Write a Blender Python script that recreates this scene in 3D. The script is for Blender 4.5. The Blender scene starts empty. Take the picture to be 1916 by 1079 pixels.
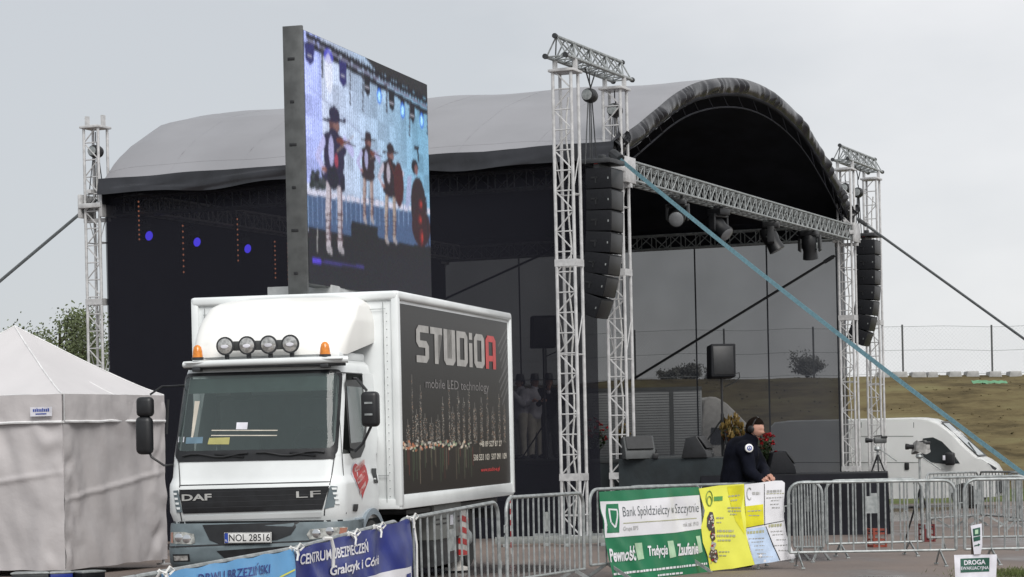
import bpy, bmesh, math, random
import numpy as np
from mathutils import Vector, Matrix, noise
random.seed(7)
R = math.radians
PI = math.pi
col = bpy.context.scene.collection
SC = bpy.context.scene

# ------------------------------------------------------------------ survey
EYE, FOC, ROLL = 1.8, 4400.0, 0.022
def at(px, py, Y):
    """world point seen at photo position (px, py) at distance Y"""
    dx, dy = px - 958, py - 814
    return Vector((Y * (dx * math.cos(ROLL) - dy * math.sin(ROLL)) / FOC, Y,
                   EYE + Y * (-dx * math.sin(ROLL) - dy * math.cos(ROLL)) / FOC))
def on_plane(px, py, p0, d):
    """hit of the sight line with the vertical plane through p0 along horizontal d: (distance along d, height)"""
    q = at(px, py, 1.0); rx, ry, rz = q.x, 1.0, q.z - EYE
    n = (-d[1], d[0])
    k = (p0[0] * n[0] + p0[1] * n[1]) / (rx * n[0] + ry * n[1])
    x, y = rx * k, ry * k
    return ((x - p0[0]) * d[0] + (y - p0[1]) * d[1], EYE + rz * k)
GP = [(-200, -.3), (16, -.3), (25.2, 0), (30, 0), (64, -.5), (3000, -.5)]
def g(Y):
    for (a, ha), (b, hb) in zip(GP, GP[1:]):
        if a <= Y <= b: return ha + (hb - ha) * (Y - a) / (b - a)
    return -.5

# ------------------------------------------------------------------ materials
def nt(name):
    m = bpy.data.materials.new(name); m.use_nodes = True
    t = m.node_tree; b = t.nodes['Principled BSDF']
    return m, t, b
def mat(name, c, rough=.6, metal=0., var=.12, scale=6., bump=0., bscale=40., coat=0., coords='Object', spec=None, c2=None):
    m, t, b = nt(name)
    N, L = t.nodes, t.links
    tc = N.new('ShaderNodeTexCoord')
    nz = N.new('ShaderNodeTexNoise'); nz.inputs['Scale'].default_value = scale; nz.inputs['Detail'].default_value = 6
    L.new(tc.outputs[coords], nz.inputs['Vector'])
    mx = N.new('ShaderNodeMix'); mx.data_type = 'RGBA'
    c2 = c2 or tuple(x * (1 - 2 * var) for x in c)
    mx.inputs[6].default_value = (*c2, 1); mx.inputs[7].default_value = (*c, 1)
    rp = N.new('ShaderNodeMapRange'); rp.inputs[1].default_value = .35; rp.inputs[2].default_value = .62
    L.new(nz.outputs['Fac'], rp.inputs[0]); L.new(rp.outputs[0], mx.inputs[0])
    L.new(mx.outputs[2], b.inputs['Base Color'])
    b.inputs['Roughness'].default_value = rough; b.inputs['Metallic'].default_value = metal
    if coat: b.inputs['Coat Weight'].default_value = coat; b.inputs['Coat Roughness'].default_value = .08
    if spec is not None: b.inputs['Specular IOR Level'].default_value = spec
    if bump:
        n2 = N.new('ShaderNodeTexNoise'); n2.inputs['Scale'].default_value = bscale; n2.inputs['Detail'].default_value = 5
        L.new(tc.outputs[coords], n2.inputs['Vector'])
        bp = N.new('ShaderNodeBump'); bp.inputs['Strength'].default_value = bump; bp.inputs['Distance'].default_value = .02
        L.new(n2.outputs['Fac'], bp.inputs['Height']); L.new(bp.outputs[0], b.inputs['Normal'])
    return m
def emis(name, c, s=1., base=(.02, .02, .02)):
    m, t, b = nt(name)
    b.inputs['Base Color'].default_value = (*base, 1)
    b.inputs['Emission Color'].default_value = (*c, 1); b.inputs['Emission Strength'].default_value = s
    return m
def scrim(name, c, trans):
    m, t, b = nt(name); N, L = t.nodes, t.links
    b.inputs['Base Color'].default_value = (*c, 1); b.inputs['Roughness'].default_value = .9
    b.inputs['Specular IOR Level'].default_value = .1
    tr = N.new('ShaderNodeBsdfTransparent'); mx = N.new('ShaderNodeMixShader')
    tc = N.new('ShaderNodeTexCoord'); nz = N.new('ShaderNodeTexNoise'); nz.inputs['Scale'].default_value = .7
    L.new(tc.outputs['Object'], nz.inputs['Vector'])
    mr = N.new('ShaderNodeMapRange'); mr.inputs[3].default_value = trans - .04; mr.inputs[4].default_value = trans + .04
    L.new(nz.outputs['Fac'], mr.inputs[0]); L.new(mr.outputs[0], mx.inputs[0])
    L.new(b.outputs[0], mx.inputs[1]); L.new(tr.outputs[0], mx.inputs[2])
    L.new(mx.outputs[0], t.nodes['Material Output'].inputs['Surface'])
    return m
def glass(name, c, mix=.35):
    m, t, b = nt(name); N, L = t.nodes, t.links
    b.inputs['Base Color'].default_value = (*c, 1); b.inputs['Roughness'].default_value = .06
    tr = N.new('ShaderNodeBsdfTransparent'); tr.inputs[0].default_value = (.75, .85, .82, 1)
    mx = N.new('ShaderNodeMixShader'); mx.inputs[0].default_value = mix
    L.new(b.outputs[0], mx.inputs[1]); L.new(tr.outputs[0], mx.inputs[2])
    L.new(mx.outputs[0], t.nodes['Material Output'].inputs['Surface'])
    return m
def attr_mat(name, emit=False, rough=.4, strength=1.):
    m, t, b = nt(name)
    a = t.nodes.new('ShaderNodeAttribute'); a.attribute_name = 'Col'
    if emit:
        b.inputs['Base Color'].default_value = (.006, .006, .008, 1); b.inputs['Specular IOR Level'].default_value = .05
        t.links.new(a.outputs['Color'], b.inputs['Emission Color']); b.inputs['Emission Strength'].default_value = strength
        b.inputs['Roughness'].default_value = .5
    else:
        t.links.new(a.outputs['Color'], b.inputs['Base Color']); b.inputs['Roughness'].default_value = rough; b.inputs['Specular IOR Level'].default_value = .12
    return m

M = dict(
    alu=mat('painted_aluminium', (.58, .58, .58), .42, .25, .12, 9),
    galv=mat('galvanised_steel', (.36, .38, .38), .5, .4, .2, 14, c2=(.22, .24, .24)),
    white=mat('white_paint', (.75, .78, .78), .32, 0, .07, 1.4, coat=.35),
    cream=mat('white_fibreglass', (.8, .8, .77), .4, 0, .03, 2),
    slate=mat('slate_plastic', (.13, .165, .18), .5, 0, .12, 6),
    fender=mat('grey_blue_plastic', (.24, .29, .33), .5, 0, .1, 6),
    black=mat('black_plastic', (.012, .013, .015), .45, 0, .2, 10),
    rubber=mat('rubber', (.02, .02, .02), .85, 0, .2, 10),
    dark=mat('dark_steel', (.045, .048, .052), .5, .3, .2, 10),
    blackcloth=mat('black_drape', (.013, .014, .02), .75, 0, .3, 1.2, bump=.25, bscale=3, spec=.25),
    skirt=mat('stage_skirt', (.018, .026, .03), .8, 0, .2, 3, bump=.2, bscale=12),
    scrimB=scrim('black_mesh_left', (.014, .0145, .02), .18),
    scrimG=scrim('black_mesh_right', (.046, .05, .06), .19),
    roof=mat('grey_roof_fabric', (.25, .25, .265), .42, 0, .07, .45, bump=.2, bscale=1.1),
    roofshiny=mat('black_vinyl', (.024, .025, .03), .27, 0, .25, 1.5, bump=.5, bscale=5),
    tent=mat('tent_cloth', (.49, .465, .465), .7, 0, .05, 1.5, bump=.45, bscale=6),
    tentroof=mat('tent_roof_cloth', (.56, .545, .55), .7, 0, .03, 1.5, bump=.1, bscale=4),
    piping=mat('white_piping', (.78, .78, .78), .6),
    chrome=mat('chrome', (.75, .76, .77), .12, 1., .05),
    lens=mat('lamp_glass', (.62, .62, .6), .08, .55, .25, 25),
    orange=mat('amber_plastic', (.75, .24, .02), .25, 0, .15, 20, coat=.4),
    red=mat('red_paint', (.45, .02, .02), .45),
    redcloth=mat('red_petals', (.42, .012, .02), .6, 0, .3, 30),
    yellow=mat('yellow_petals', (.2, .13, .03), .6, 0, .3, 30),
    brownleaf=mat('rust_leaves', (.2, .07, .03), .7, 0, .3, 30),
    leaf=mat('green_leaves', (.04, .075, .025), .7, 0, .35, 8, coords='Object'),
    bark=mat('bark', (.1, .075, .055), .9, 0, .3, 12),
    plate=mat('plate_white', (.78, .78, .76), .4),
    ink=mat('black_ink', (.015, .015, .018), .5),
    silver=mat('silver_letter', (.5, .5, .48), .35, .3),
    lred=mat('red_letter', (.6, .03, .03), .4),
    euro=mat('plate_blue', (.02, .06, .35), .4),
    skin=mat('skin', (.5, .27, .2), .55, 0, .1, 14),
    hair=mat('dark_hair', (.012, .008, .006), .95, 0, .3, 60, spec=.05),
    jacket=mat('navy_jacket', (.006, .007, .013), .9, 0, .3, 5, bump=.4, bscale=10, spec=.1),
    trousers=mat('dark_trousers', (.02, .022, .025), .8),
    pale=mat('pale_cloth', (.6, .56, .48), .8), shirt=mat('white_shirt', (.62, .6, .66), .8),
    strap=mat('blue_webbing', (.14, .27, .32), .7, 0, .15, 30),
    rope=mat('dark_rope', (.09, .1, .105), .8, 0, .2, 30),
    wrope=mat('white_rope', (.68, .68, .66), .8),
    bgreen=mat('banner_green', (.012, .17, .075), .42, 0, .06, 3), bwhite=mat('banner_white', (.72, .72, .75), .42, 0, .03, 3),
    bnavy=mat('banner_navy', (.018, .035, .24), .33, 0, .2, 2), bsky=mat('banner_sky_blue', (.14, .38, .68), .35, 0, .06, 3),
    byel=mat('banner_yellow', (.74, .74, .1), .42, 0, .05, 3), bgold=mat('banner_gold', (.68, .64, .02), .45), bpale=mat('banner_pale_blue', (.52, .64, .82), .45),
    olive=mat('print_olive', (.42, .42, .25), .5), pgreen=mat('print_pale_green', (.42, .62, .42), .5), phone=mat('print_dark', (.06, .05, .05), .4),
    conc=mat('concrete', (.42, .42, .41), .9, 0, .2, 3, bump=.2),
    trailer=mat('white_trailer', (.62, .64, .64), .5, 0, .05, 2),
    grey=mat('grey_locker', (.2, .21, .2), .5, .1, .1, 5),
    frame=mat('screen_frame_grey', (.1, .105, .105), .5, .3, .15, 6),
    sign=mat('sign_green', (.015, .09, .06), .5), paper=mat('paper', (.72, .72, .78), .6),
    blue=emis('blue_lamp', (.09, .06, 1.), 2.6), warm=emis('dim_led', (1., .36, .2), .9),
    visor=mat('sun_visor_tint', (.22, .28, .265), .3),
)
M['windshield'] = glass('windscreen_glass', (.065, .083, .083), .36)
M['sideglass'] = glass('side_window_glass', (.05, .07, .07), .3)
M['interior'] = mat('cab_interior', (.13, .14, .135), .9)
M['card_blue'] = mat('card_blue', (.12, .2, .26), .5); M['card_yellow'] = mat('card_yellow', (.4, .38, .14), .5)
M['ledpic'] = attr_mat('led_picture', True, strength=.72)
M['poster'] = attr_mat('printed_panel', False, .35)

# ------------------------------------------------------------------ mesh builder
class MB:
    def __init__(s): s.v = []; s.f = []; s.sm = []
    def add(s, vs, fs, smooth=False, mtx=None):
        o = len(s.v)
        if mtx is not None: vs = [mtx @ Vector(p) for p in vs]
        s.v += [tuple(p) for p in vs]
        s.f += [tuple(i + o for i in f) for f in fs]; s.sm += [smooth] * len(fs)
        return s
    def bm(s, b, smooth=False, mtx=None):
        b.verts.index_update()
        s.add([x.co.copy() for x in b.verts], [[q.index for q in f.verts] for f in b.faces], smooth, mtx); b.free(); return s
    def box(s, c, d, bev=0., mtx=None, rz=0., seg=2):
        b = bmesh.new(); bmesh.ops.create_cube(b, size=1)
        bmesh.ops.scale(b, vec=d, verts=b.verts)
        if bev: bmesh.ops.bevel(b, geom=list(b.edges), offset=bev, segments=seg, profile=.5, affect='EDGES')
        m = Matrix.Translation(c) @ Matrix.Rotation(rz, 4, 'Z')
        return s.bm(b, bool(bev), mtx @ m if mtx is not None else m)
    def bar(s, a, b, r, n=6, r2=None, caps=True, smooth=True):
        a, b = Vector(a), Vector(b); d = b - a
        if d.length < 1e-6: return s
        q = d.to_track_quat('Z', 'Y').to_matrix(); r2 = r if r2 is None else r2
        vs = []; off = PI / n
        for p, rr in ((a, r), (b, r2)):
            for k in range(n):
                t = 2 * PI * k / n + off; vs.append(p + q @ Vector((rr * math.cos(t), rr * math.sin(t), 0)))
        fs = [(k, (k + 1) % n, n + (k + 1) % n, n + k) for k in range(n)]
        s.add(vs, fs, smooth and n > 4)
        if caps: s.add(vs, [tuple(range(n))[::-1], tuple(range(n, 2 * n))])
        return s
    def flat(s, a, b, w, t, up=(0, 0, 1)):
        """rectangular bar a->b, w wide across, t thick"""
        a, b = Vector(a), Vector(b); d = (b - a).normalized(); u = Vector(up); x = d.cross(u).normalized(); y = x.cross(d)
        vs = [p + x * sx * w / 2 + y * sy * t / 2 for p in (a, b) for sx, sy in ((-1, -1), (1, -1), (1, 1), (-1, 1))]
        return s.add(vs, [(0, 1, 2, 3)[::-1], (4, 5, 6, 7), (0, 1, 5, 4), (1, 2, 6, 5), (2, 3, 7, 6), (3, 0, 4, 7)])
    def tube(s, pts, r, n=8, closed=False):
        pts = [Vector(p) for p in pts]; m = len(pts); rs = r if isinstance(r, (list, tuple)) else [r] * m
        vs = []; prev = None
        for i, p in enumerate(pts):
            a = pts[i - 1] if i > 0 else (pts[-1] if closed else p); b = pts[(i + 1) % m] if (i < m - 1 or closed) else p
            d = (b - a).normalized()
            if prev is None:
                x = d.orthogonal().normalized()
            else:
                x = (prev - d * prev.dot(d)); x = x.normalized() if x.length > 1e-6 else d.orthogonal().normalized()
            prev = x; y = d.cross(x)
            for k in range(n):
                t = 2 * PI * k / n; vs.append(p + (x * math.cos(t) + y * math.sin(t)) * rs[i])
        fs = []
        for i in range(m if closed else m - 1):
            j = (i + 1) % m
            fs += [(i * n + k, i * n + (k + 1) % n, j * n + (k + 1) % n, j * n + k) for k in range(n)]
        s.add(vs, fs, True)
        if not closed: s.add(vs[:n] + vs[-n:], [tuple(range(n))[::-1], tuple(range(n, 2 * n))])
        return s
    def lathe(s, prof, c=(0, 0, 0), axis=(0, 0, 1), n=20):
        q = Vector(axis).to_track_quat('Z', 'Y').to_matrix(); c = Vector(c); vs = []
        for r, z in prof:
            for k in range(n):
                t = 2 * PI * k / n; vs.append(c + q @ Vector((r * math.cos(t), r * math.sin(t), z)))
        fs = [(i * n + k, i * n + (k + 1) % n, (i + 1) * n + (k + 1) % n, (i + 1) * n + k) for i in range(len(prof) - 1) for k in range(n)]
        fs += [tuple(range(n))[::-1], tuple(range((len(prof) - 1) * n, len(prof) * n))]
        return s.add(vs, fs, True)
    def prism(s, poly, a, b, mtx=None, bev=0.):
        """2D poly (x,z) extruded along y from a to b"""
        bm_ = bmesh.new(); vs = [bm_.verts.new((x, a, z)) for x, z in poly]; f = bm_.faces.new(vs)
        r = bmesh.ops.extrude_face_region(bm_, geom=[f])
        bmesh.ops.translate(bm_, vec=(0, b - a, 0), verts=[e for e in r['geom'] if isinstance(e, bmesh.types.BMVert)])
        if bev:
            bmesh.ops.bevel(bm_, geom=list(bm_.edges), offset=bev, segments=3, profile=.5, affect='EDGES')
        bmesh.ops.recalc_face_normals(bm_, faces=bm_.faces)
        return s.bm(bm_, bool(bev), mtx)
    def grid(s, fn, nu, nv, smooth=True, closed=False):
        vs = [fn(i / nu, j / nv) for j in range(nv + 1) for i in range(nu + 1)]
        fs = [(j * (nu + 1) + i, j * (nu + 1) + i + 1, (j + 1) * (nu + 1) + i + 1, (j + 1) * (nu + 1) + i) for j in range(nv) for i in range(nu)]
        return s.add(vs, fs, smooth)
    def patch(s, poly, fn, cell=.1, faces=None):
        b = bmesh.new(); vs = [b.verts.new((p[0], p[1], 0)) for p in poly]
        for f in (faces or [tuple(range(len(poly)))]):
            try: b.faces.new([vs[i] for i in f])
            except ValueError: pass
        bmesh.ops.triangulate(b, faces=b.faces[:])
        xs = [p[0] for p in poly]; ys = [p[1] for p in poly]
        if cell:
            for k in range(int(min(xs) / cell) - 1, int(max(xs) / cell) + 2):
                if min(xs) < k * cell < max(xs):
                    bmesh.ops.bisect_plane(b, geom=b.verts[:] + b.edges[:] + b.faces[:], plane_co=(k * cell, 0, 0), plane_no=(1, 0, 0), dist=1e-5)
            for k in range(int(min(ys) / cell) - 1, int(max(ys) / cell) + 2):
                if min(ys) < k * cell < max(ys):
                    bmesh.ops.bisect_plane(b, geom=b.verts[:] + b.edges[:] + b.faces[:], plane_co=(0, k * cell, 0), plane_no=(0, 1, 0), dist=1e-5)
        for q in b.verts: q.co = Vector(fn(q.co.x, q.co.y))
        return s.bm(b, True)
    def text(s, txt, x, y, w, h, fn, bold=0., cell=.15, shear=0., rot=0.):
        """lettering fitted into the box (x, y, w, h) of a 2D sheet that fn maps into space"""
        vs, fs = glyphs(txt, bold)
        x0 = min(p[0] for p in vs); x1 = max(p[0] for p in vs); y0 = min(p[1] for p in vs); y1 = max(p[1] for p in vs)
        q = []
        for a, b in vs:
            u = (a - x0) / (x1 - x0) * w; v = (b - y0) / (y1 - y0) * h; u += shear * v
            q.append((x + u * math.cos(rot) - v * math.sin(rot), y + u * math.sin(rot) + v * math.cos(rot)))
        return s.patch(q, fn, cell, fs)
    def build(s, name, m, parent=None, loc=None, fix=False, sharp=40):
        me = bpy.data.meshes.new(name); me.from_pydata(s.v, [], s.f); me.validate()
        if len(me.polygons) == len(s.sm): me.polygons.foreach_set('use_smooth', s.sm)
        if fix:
            b = bmesh.new(); b.from_mesh(me); bmesh.ops.remove_doubles(b, verts=b.verts, dist=1e-5)
            bmesh.ops.recalc_face_normals(b, faces=b.faces); b.to_mesh(me); b.free()
        me.materials.append(m if not isinstance(m, str) else M[m])
        if any(s.sm) and sharp: me.set_sharp_from_angle(angle=R(sharp))
        o = bpy.data.objects.new(name, me); col.objects.link(o)
        if parent: o.parent = parent
        if loc: o.location = loc
        return o
_gl = {}
def glyphs(txt, bold):
    k = (txt, bold)
    if k not in _gl:
        c = bpy.data.curves.new('lettering', 'FONT'); c.body = txt; c.offset = bold; c.resolution_u = 3
        o = bpy.data.objects.new('lettering', c); me = bpy.data.meshes.new_from_object(o)
        _gl[k] = ([(p.co.x, p.co.y) for p in me.vertices], [tuple(f.vertices) for f in me.polygons])
        bpy.data.objects.remove(o); bpy.data.curves.remove(c); bpy.data.meshes.remove(me)
    return _gl[k]
def tag(o, label, cat, group=None, kind=None):
    if label: o['label'] = label
    if cat: o['category'] = cat
    if group: o['group'] = group
    if kind: o['kind'] = kind
    return o
def thing(name, label, cat, loc=(0, 0, 0), rz=0., group=None):
    o = bpy.data.objects.new(name, None); col.objects.link(o); o.location = loc; o.rotation_euler = (0, 0, rz)
    o.empty_display_size = .2
    return tag(o, label, cat, group)
def dup(o, loc=None, rz=None, label=None, parent=None):
    c = o.copy(); col.objects.link(c)
    if parent: c.parent = parent
    if loc is not None: c.location = loc
    if rz is not None: c.rotation_euler = (0, 0, rz)
    if label: c['label'] = label
    for ch in list(o.children): dup(ch, parent=c)
    return c

# ------------------------------------------------------------------ camera, light, sky
cam = bpy.data.cameras.new('camera'); co = bpy.data.objects.new('camera', cam); col.objects.link(co); SC.camera = co
cam.sensor_width = 36; cam.lens = 36 * FOC / 1916; cam.shift_y = (814 - 539.5) / 1916; cam.clip_end = 4000; cam.clip_start = .5
rt = Vector((math.cos(ROLL), 0, -math.sin(ROLL))); up = Vector((math.sin(ROLL), 0, math.cos(ROLL))); bk = Vector((0, -1, 0))
mw = Matrix((rt, up, bk)).transposed().to_4x4(); mw.translation = (0, 0, EYE); co.matrix_world = mw
SUN_EL, SUN_AZ = 44, 165      # azimuth the light comes from, clockwise from +Y
sl = bpy.data.lights.new('sun', 'SUN'); sl.energy = 2.3; sl.angle = R(35); sl.color = (1, .975, .94)
so = bpy.data.objects.new('sun', sl); col.objects.link(so)
sd = Vector((math.sin(R(SUN_AZ)) * math.cos(R(SUN_EL)), math.cos(R(SUN_AZ)) * math.cos(R(SUN_EL)), math.sin(R(SUN_EL))))
so.rotation_euler = sd.to_track_quat('Z', 'Y').to_euler()
w = bpy.data.worlds.new('World'); SC.world = w; w.use_nodes = True
N, L = w.node_tree.nodes, w.node_tree.links
bg = N['Background']; bg.inputs[1].default_value = .1
sky = N.new('ShaderNodeTexSky'); sky.sky_type = 'NISHITA'; sky.sun_disc = False; sky.sun_elevation = R(SUN_EL); sky.sun_rotation = R(SUN_AZ)
tc = N.new('ShaderNodeTexCoord'); mp = N.new('ShaderNodeMapping'); mp.inputs['Scale'].default_value = (1., 1., 2.2); mp.inputs['Location'].default_value = (.35, 0, .1)
nz = N.new('ShaderNodeTexNoise'); nz.inputs['Scale'].default_value = 4.2; nz.inputs['Detail'].default_value = 5; nz.inputs['Roughness'].default_value = .5
sx = N.new('ShaderNodeSeparateXYZ'); ma = N.new('ShaderNodeMath'); ma.operation = 'MULTIPLY_ADD'; ma.inputs[1].default_value = 1.5; ma.inputs[2].default_value = -.25
ad = N.new('ShaderNodeMath'); ad.operation = 'ADD'
cr = N.new('ShaderNodeValToRGB'); cr.color_ramp.elements[0].color = (4.95, 5.15, 5.4, 1); cr.color_ramp.elements[1].color = (7.15, 7.15, 7.25, 1)
cr.color_ramp.elements[0].position = .16; cr.color_ramp.elements[1].position = .62
mx = N.new('ShaderNodeMix'); mx.data_type = 'RGBA'; mx.inputs[0].default_value = .93
L.new(tc.outputs['Generated'], mp.inputs[0]); L.new(mp.outputs[0], nz.inputs['Vector']); L.new(tc.outputs['Generated'], sx.inputs[0])
L.new(sx.outputs[0], ma.inputs[0]); L.new(ma.outputs[0], ad.inputs[0]); L.new(nz.outputs['Fac'], ad.inputs[1]); L.new(ad.outputs[0], cr.inputs[0])
L.new(sky.outputs[0], mx.inputs[6]); L.new(cr.outputs[0], mx.inputs[7]); L.new(mx.outputs[2], bg.inputs[0])
SC.view_settings.view_transform = 'Standard'; SC.view_settings.look = 'None'; SC.view_settings.gamma = 1; SC.view_settings.exposure = .32
SC.render.engine = 'CYCLES'; SC.cycles.transparent_max_bounces = 12; SC.cycles.max_bounces = 6

# ------------------------------------------------------------------ ground, embankment
def ground_mat():
    m, t, b = nt('asphalt'); N, L = t.nodes, t.links
    tc = N.new('ShaderNodeTexCoord'); mp = N.new('ShaderNodeMapping'); mp.inputs['Scale'].default_value = (.35, .16, 1)
    L.new(tc.outputs['Object'], mp.inputs[0])
    a = N.new('ShaderNodeTexNoise'); a.inputs['Scale'].default_value = 1.1; a.inputs['Detail'].default_value = 8
    f = N.new('ShaderNodeTexNoise'); f.inputs['Scale'].default_value = 35; f.inputs['Detail'].default_value = 8
    L.new(mp.outputs[0], a.inputs['Vector']); L.new(tc.outputs['Object'], f.inputs['Vector'])
    cr = N.new('ShaderNodeValToRGB'); e = cr.color_ramp.elements
    e[0].position = .36; e[0].color = (.075, .066, .064, 1); e[1].position = .66; e[1].color = (.19, .145, .12, 1)
    k = e.new(.5); k.color = (.15, .12, .105, 1)
    L.new(a.outputs['Fac'], cr.inputs[0])
    mx = N.new('ShaderNodeMix'); mx.data_type = 'RGBA'; mx.blend_type = 'MULTIPLY'; mx.inputs[0].default_value = 1
    gr = N.new('ShaderNodeMapRange'); gr.inputs[3].default_value = .65; gr.inputs[4].default_value = 1.3
    L.new(f.outputs['Fac'], gr.inputs[0]); L.new(cr.outputs[0], mx.inputs[6]); L.new(gr.outputs[0], mx.inputs[7])
    L.new(mx.outputs[2], b.inputs['Base Color'])
    rr = N.new('ShaderNodeMapRange'); rr.inputs[1].default_value = .38; rr.inputs[2].default_value = .5; rr.inputs[3].default_value = .16; rr.inputs[4].default_value = .75
    L.new(a.outputs['Fac'], rr.inputs[0]); L.new(rr.outputs[0], b.inputs['Roughness'])
    bp = N.new('ShaderNodeBump'); bp.inputs['Strength'].default_value = .3; bp.inputs['Distance'].default_value = .01
    L.new(f.outputs['Fac'], bp.inputs['Height']); L.new(bp.outputs[0], b.inputs['Normal'])
    return m
gm = MB(); ys = [-120, 0, 16, 20, 25.2, 30, 40, 52, 64, 90, 200, 1500]; xs = [-900, -100, -30, -10, 0, 10, 30, 100, 900]
gm.add([(x, y, g(y)) for y in ys for x in xs], [(j * 9 + i, j * 9 + i + 1, (j + 1) * 9 + i + 1, (j + 1) * 9 + i) for j in range(len(ys) - 1) for i in range(8)])
tag(gm.build('ground', ground_mat()), None, None, kind='structure')

def grass_mat(name, a, b_, c, sc):
    m, t, b = nt(name); N, L = t.nodes, t.links
    tc = N.new('ShaderNodeTexCoord'); n1 = N.new('ShaderNodeTexNoise'); n1.inputs['Scale'].default_value = sc; n1.inputs['Detail'].default_value = 10; n1.inputs['Roughness'].default_value = .7
    mp = N.new('ShaderNodeMapping'); mp.inputs['Scale'].default_value = (.35, 1, 1); L.new(tc.outputs['Object'], mp.inputs[0]); L.new(mp.outputs[0], n1.inputs['Vector'])
    cr = N.new('ShaderNodeValToRGB'); e = cr.color_ramp.elements; e[0].position = .36; e[0].color = (*a, 1); e[1].position = .64; e[1].color = (*c, 1); k = e.new(.5); k.color = (*b_, 1)
    L.new(n1.outputs['Fac'], cr.inputs[0]); L.new(cr.outputs[0], b.inputs['Base Color']); b.inputs['Roughness'].default_value = .95; b.inputs['Specular IOR Level'].default_value = .1
    bp = N.new('ShaderNodeBump'); bp.inputs['Strength'].default_value = .6; bp.inputs['Distance'].default_value = .15; L.new(n1.outputs['Fac'], bp.inputs['Height']); L.new(bp.outputs[0], b.inputs['Normal'])
    return m
M['bank'] = grass_mat('dry_grass_bank', (.055, .044, .024), (.12, .096, .05), (.155, .138, .07), .75)
M['verge'] = grass_mat('verge_grass', (.06, .075, .03), (.09, .115, .04), (.13, .14, .06), .8)
def bankz(x, y):
    t = min(1, max(0, (y - 82) / 13.5)); z = -.5 + (4.3 + .08 * math.sin(x * .13)) * (t * t * (3 - 2 * t) * .35 + t * .65)
    return z + .16 * noise.noise(Vector((x * .35, y * .35, 0))) * (1 if y < 110 else 0) + .1 * noise.noise(Vector((x * 1.3, y * 1.3, 3))) * math.sin(PI * min(1, t))
bmb = MB(); bmb.grid(lambda u, v: (-45 + 110 * u, 81.5 + 26 * v, bankz(-45 + 110 * u, 81.5 + 26 * v)), 220, 52)
bmb.grid(lambda u, v: (-45 + 110 * u, 107.5 + 8 * v, bankz(-45 + 110 * u, 107.5) * (1 - v) - .6 * v), 220, 4)
tag(bmb.build('embankment', 'bank'), None, None, kind='structure')
vg = MB(); vg.grid(lambda u, v: (8 + 50 * u, 70 + 13 * v, -.495 + .03 * noise.noise(Vector((u * 60, v * 20, 0))) + .05 * v), 60, 20)
tag(vg.build('grass_verge', 'verge'), None, None, kind='structure')
# tussocks on the bank
tk = MB(); rnd = random.Random(4)
for i in range(1600):
    x = rnd.uniform(-6, 32); y = rnd.uniform(83, 97); z = bankz(x, y) - .02; h = rnd.uniform(.02, .06); a = rnd.uniform(0, PI)
    for k in range(3):
        dx, dy = math.cos(a + k) * .05, math.sin(a + k) * .05; lx, ly = rnd.uniform(-.12, .12), rnd.uniform(-.12, .12)
        tk.add([(x - dx, y - dy, z), (x + dx, y + dy, z), (x + lx, y + ly, z + h)], [(0, 1, 2)])
tag(tk.build('grass_tussocks', grass_mat('tussock_grass', (.11, .09, .05), (.14, .12, .06), (.17, .15, .08), 1.5)), 'dry brown and green grass tufts covering the embankment', 'grass', kind='stuff')
tk = MB()
for i in range(2600):
    p = at(1916 + rnd.gauss(10, 55), 1085, 28.2); x = p.x + rnd.gauss(0, .1); y = 28.2 + rnd.gauss(0, .45)
    if rnd.random() < .0: continue
    a = rnd.uniform(0, PI); h = rnd.uniform(.02, .06); z = g(y)
    dx, dy = math.cos(a) * .006, math.sin(a) * .006
    tk.add([(x - dx, y - dy, z), (x + dx, y + dy, z), (x + rnd.uniform(-.04, .04), y + rnd.uniform(-.04, .04), z + h)], [(0, 1, 2)])
tag(tk.build('grass_patch', 'verge'), 'small tuft of green grass at the edge of the paving', 'grass', kind='stuff')
# ------------------------------------------------------------------ stage
SB = Vector((2.144, 45.8)); SA = R(67)
SF = Vector((math.cos(SA), math.sin(SA))); SD = Vector((-math.sin(SA), math.cos(SA)))
SW, SL = 17.25, 11.88
def S(t, d, z=0.): return Vector((SB.x + SF.x * t + SD.x * d, SB.y + SF.y * t + SD.y * d, z))
ST0 = (SB.x, SB.y, 0)
def lattice(mb, p0, p1, w, rc=.03, rb=.015, step=.36, up=(0, 0, 1), n=6, faces=(0, 1, 2, 3), cross=False):
    """square lattice truss p0->p1"""
    p0, p1 = Vector(p0), Vector(p1); d = p1 - p0; Ln = d.length; d.normalize(); u = Vector(up)
    u = Vector((0, 1, 0)) if abs(d.z) > .9 else u; x = d.cross(u).normalized(); y = x.cross(d)
    C = [(-1, -1), (1, -1), (1, 1), (-1, 1)]; h = w / 2 - rc
    P = lambda k, s_: p0 + d * s_ + x * C[k][0] * h + y * C[k][1] * h
    for k in range(4): mb.bar(P(k, 0), P(k, Ln), rc, 8)
    m = max(1, round(Ln / step)); st = Ln / m
    for k in faces:
        k2 = (k + 1) % 4
        for i in range(m + 1):
            mb.bar(P(k, i * st), P(k2, i * st), rb, 5, caps=False)
            if i < m:
                a, b = (k, k2) if (i + k) % 2 else (k2, k)
                mb.bar(P(a, i * st), P(b, (i + 1) * st), rb, 5, caps=False)
                if cross: mb.bar(P(b, i * st), P(a, (i + 1) * st), rb * .8, 5, caps=False)
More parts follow.
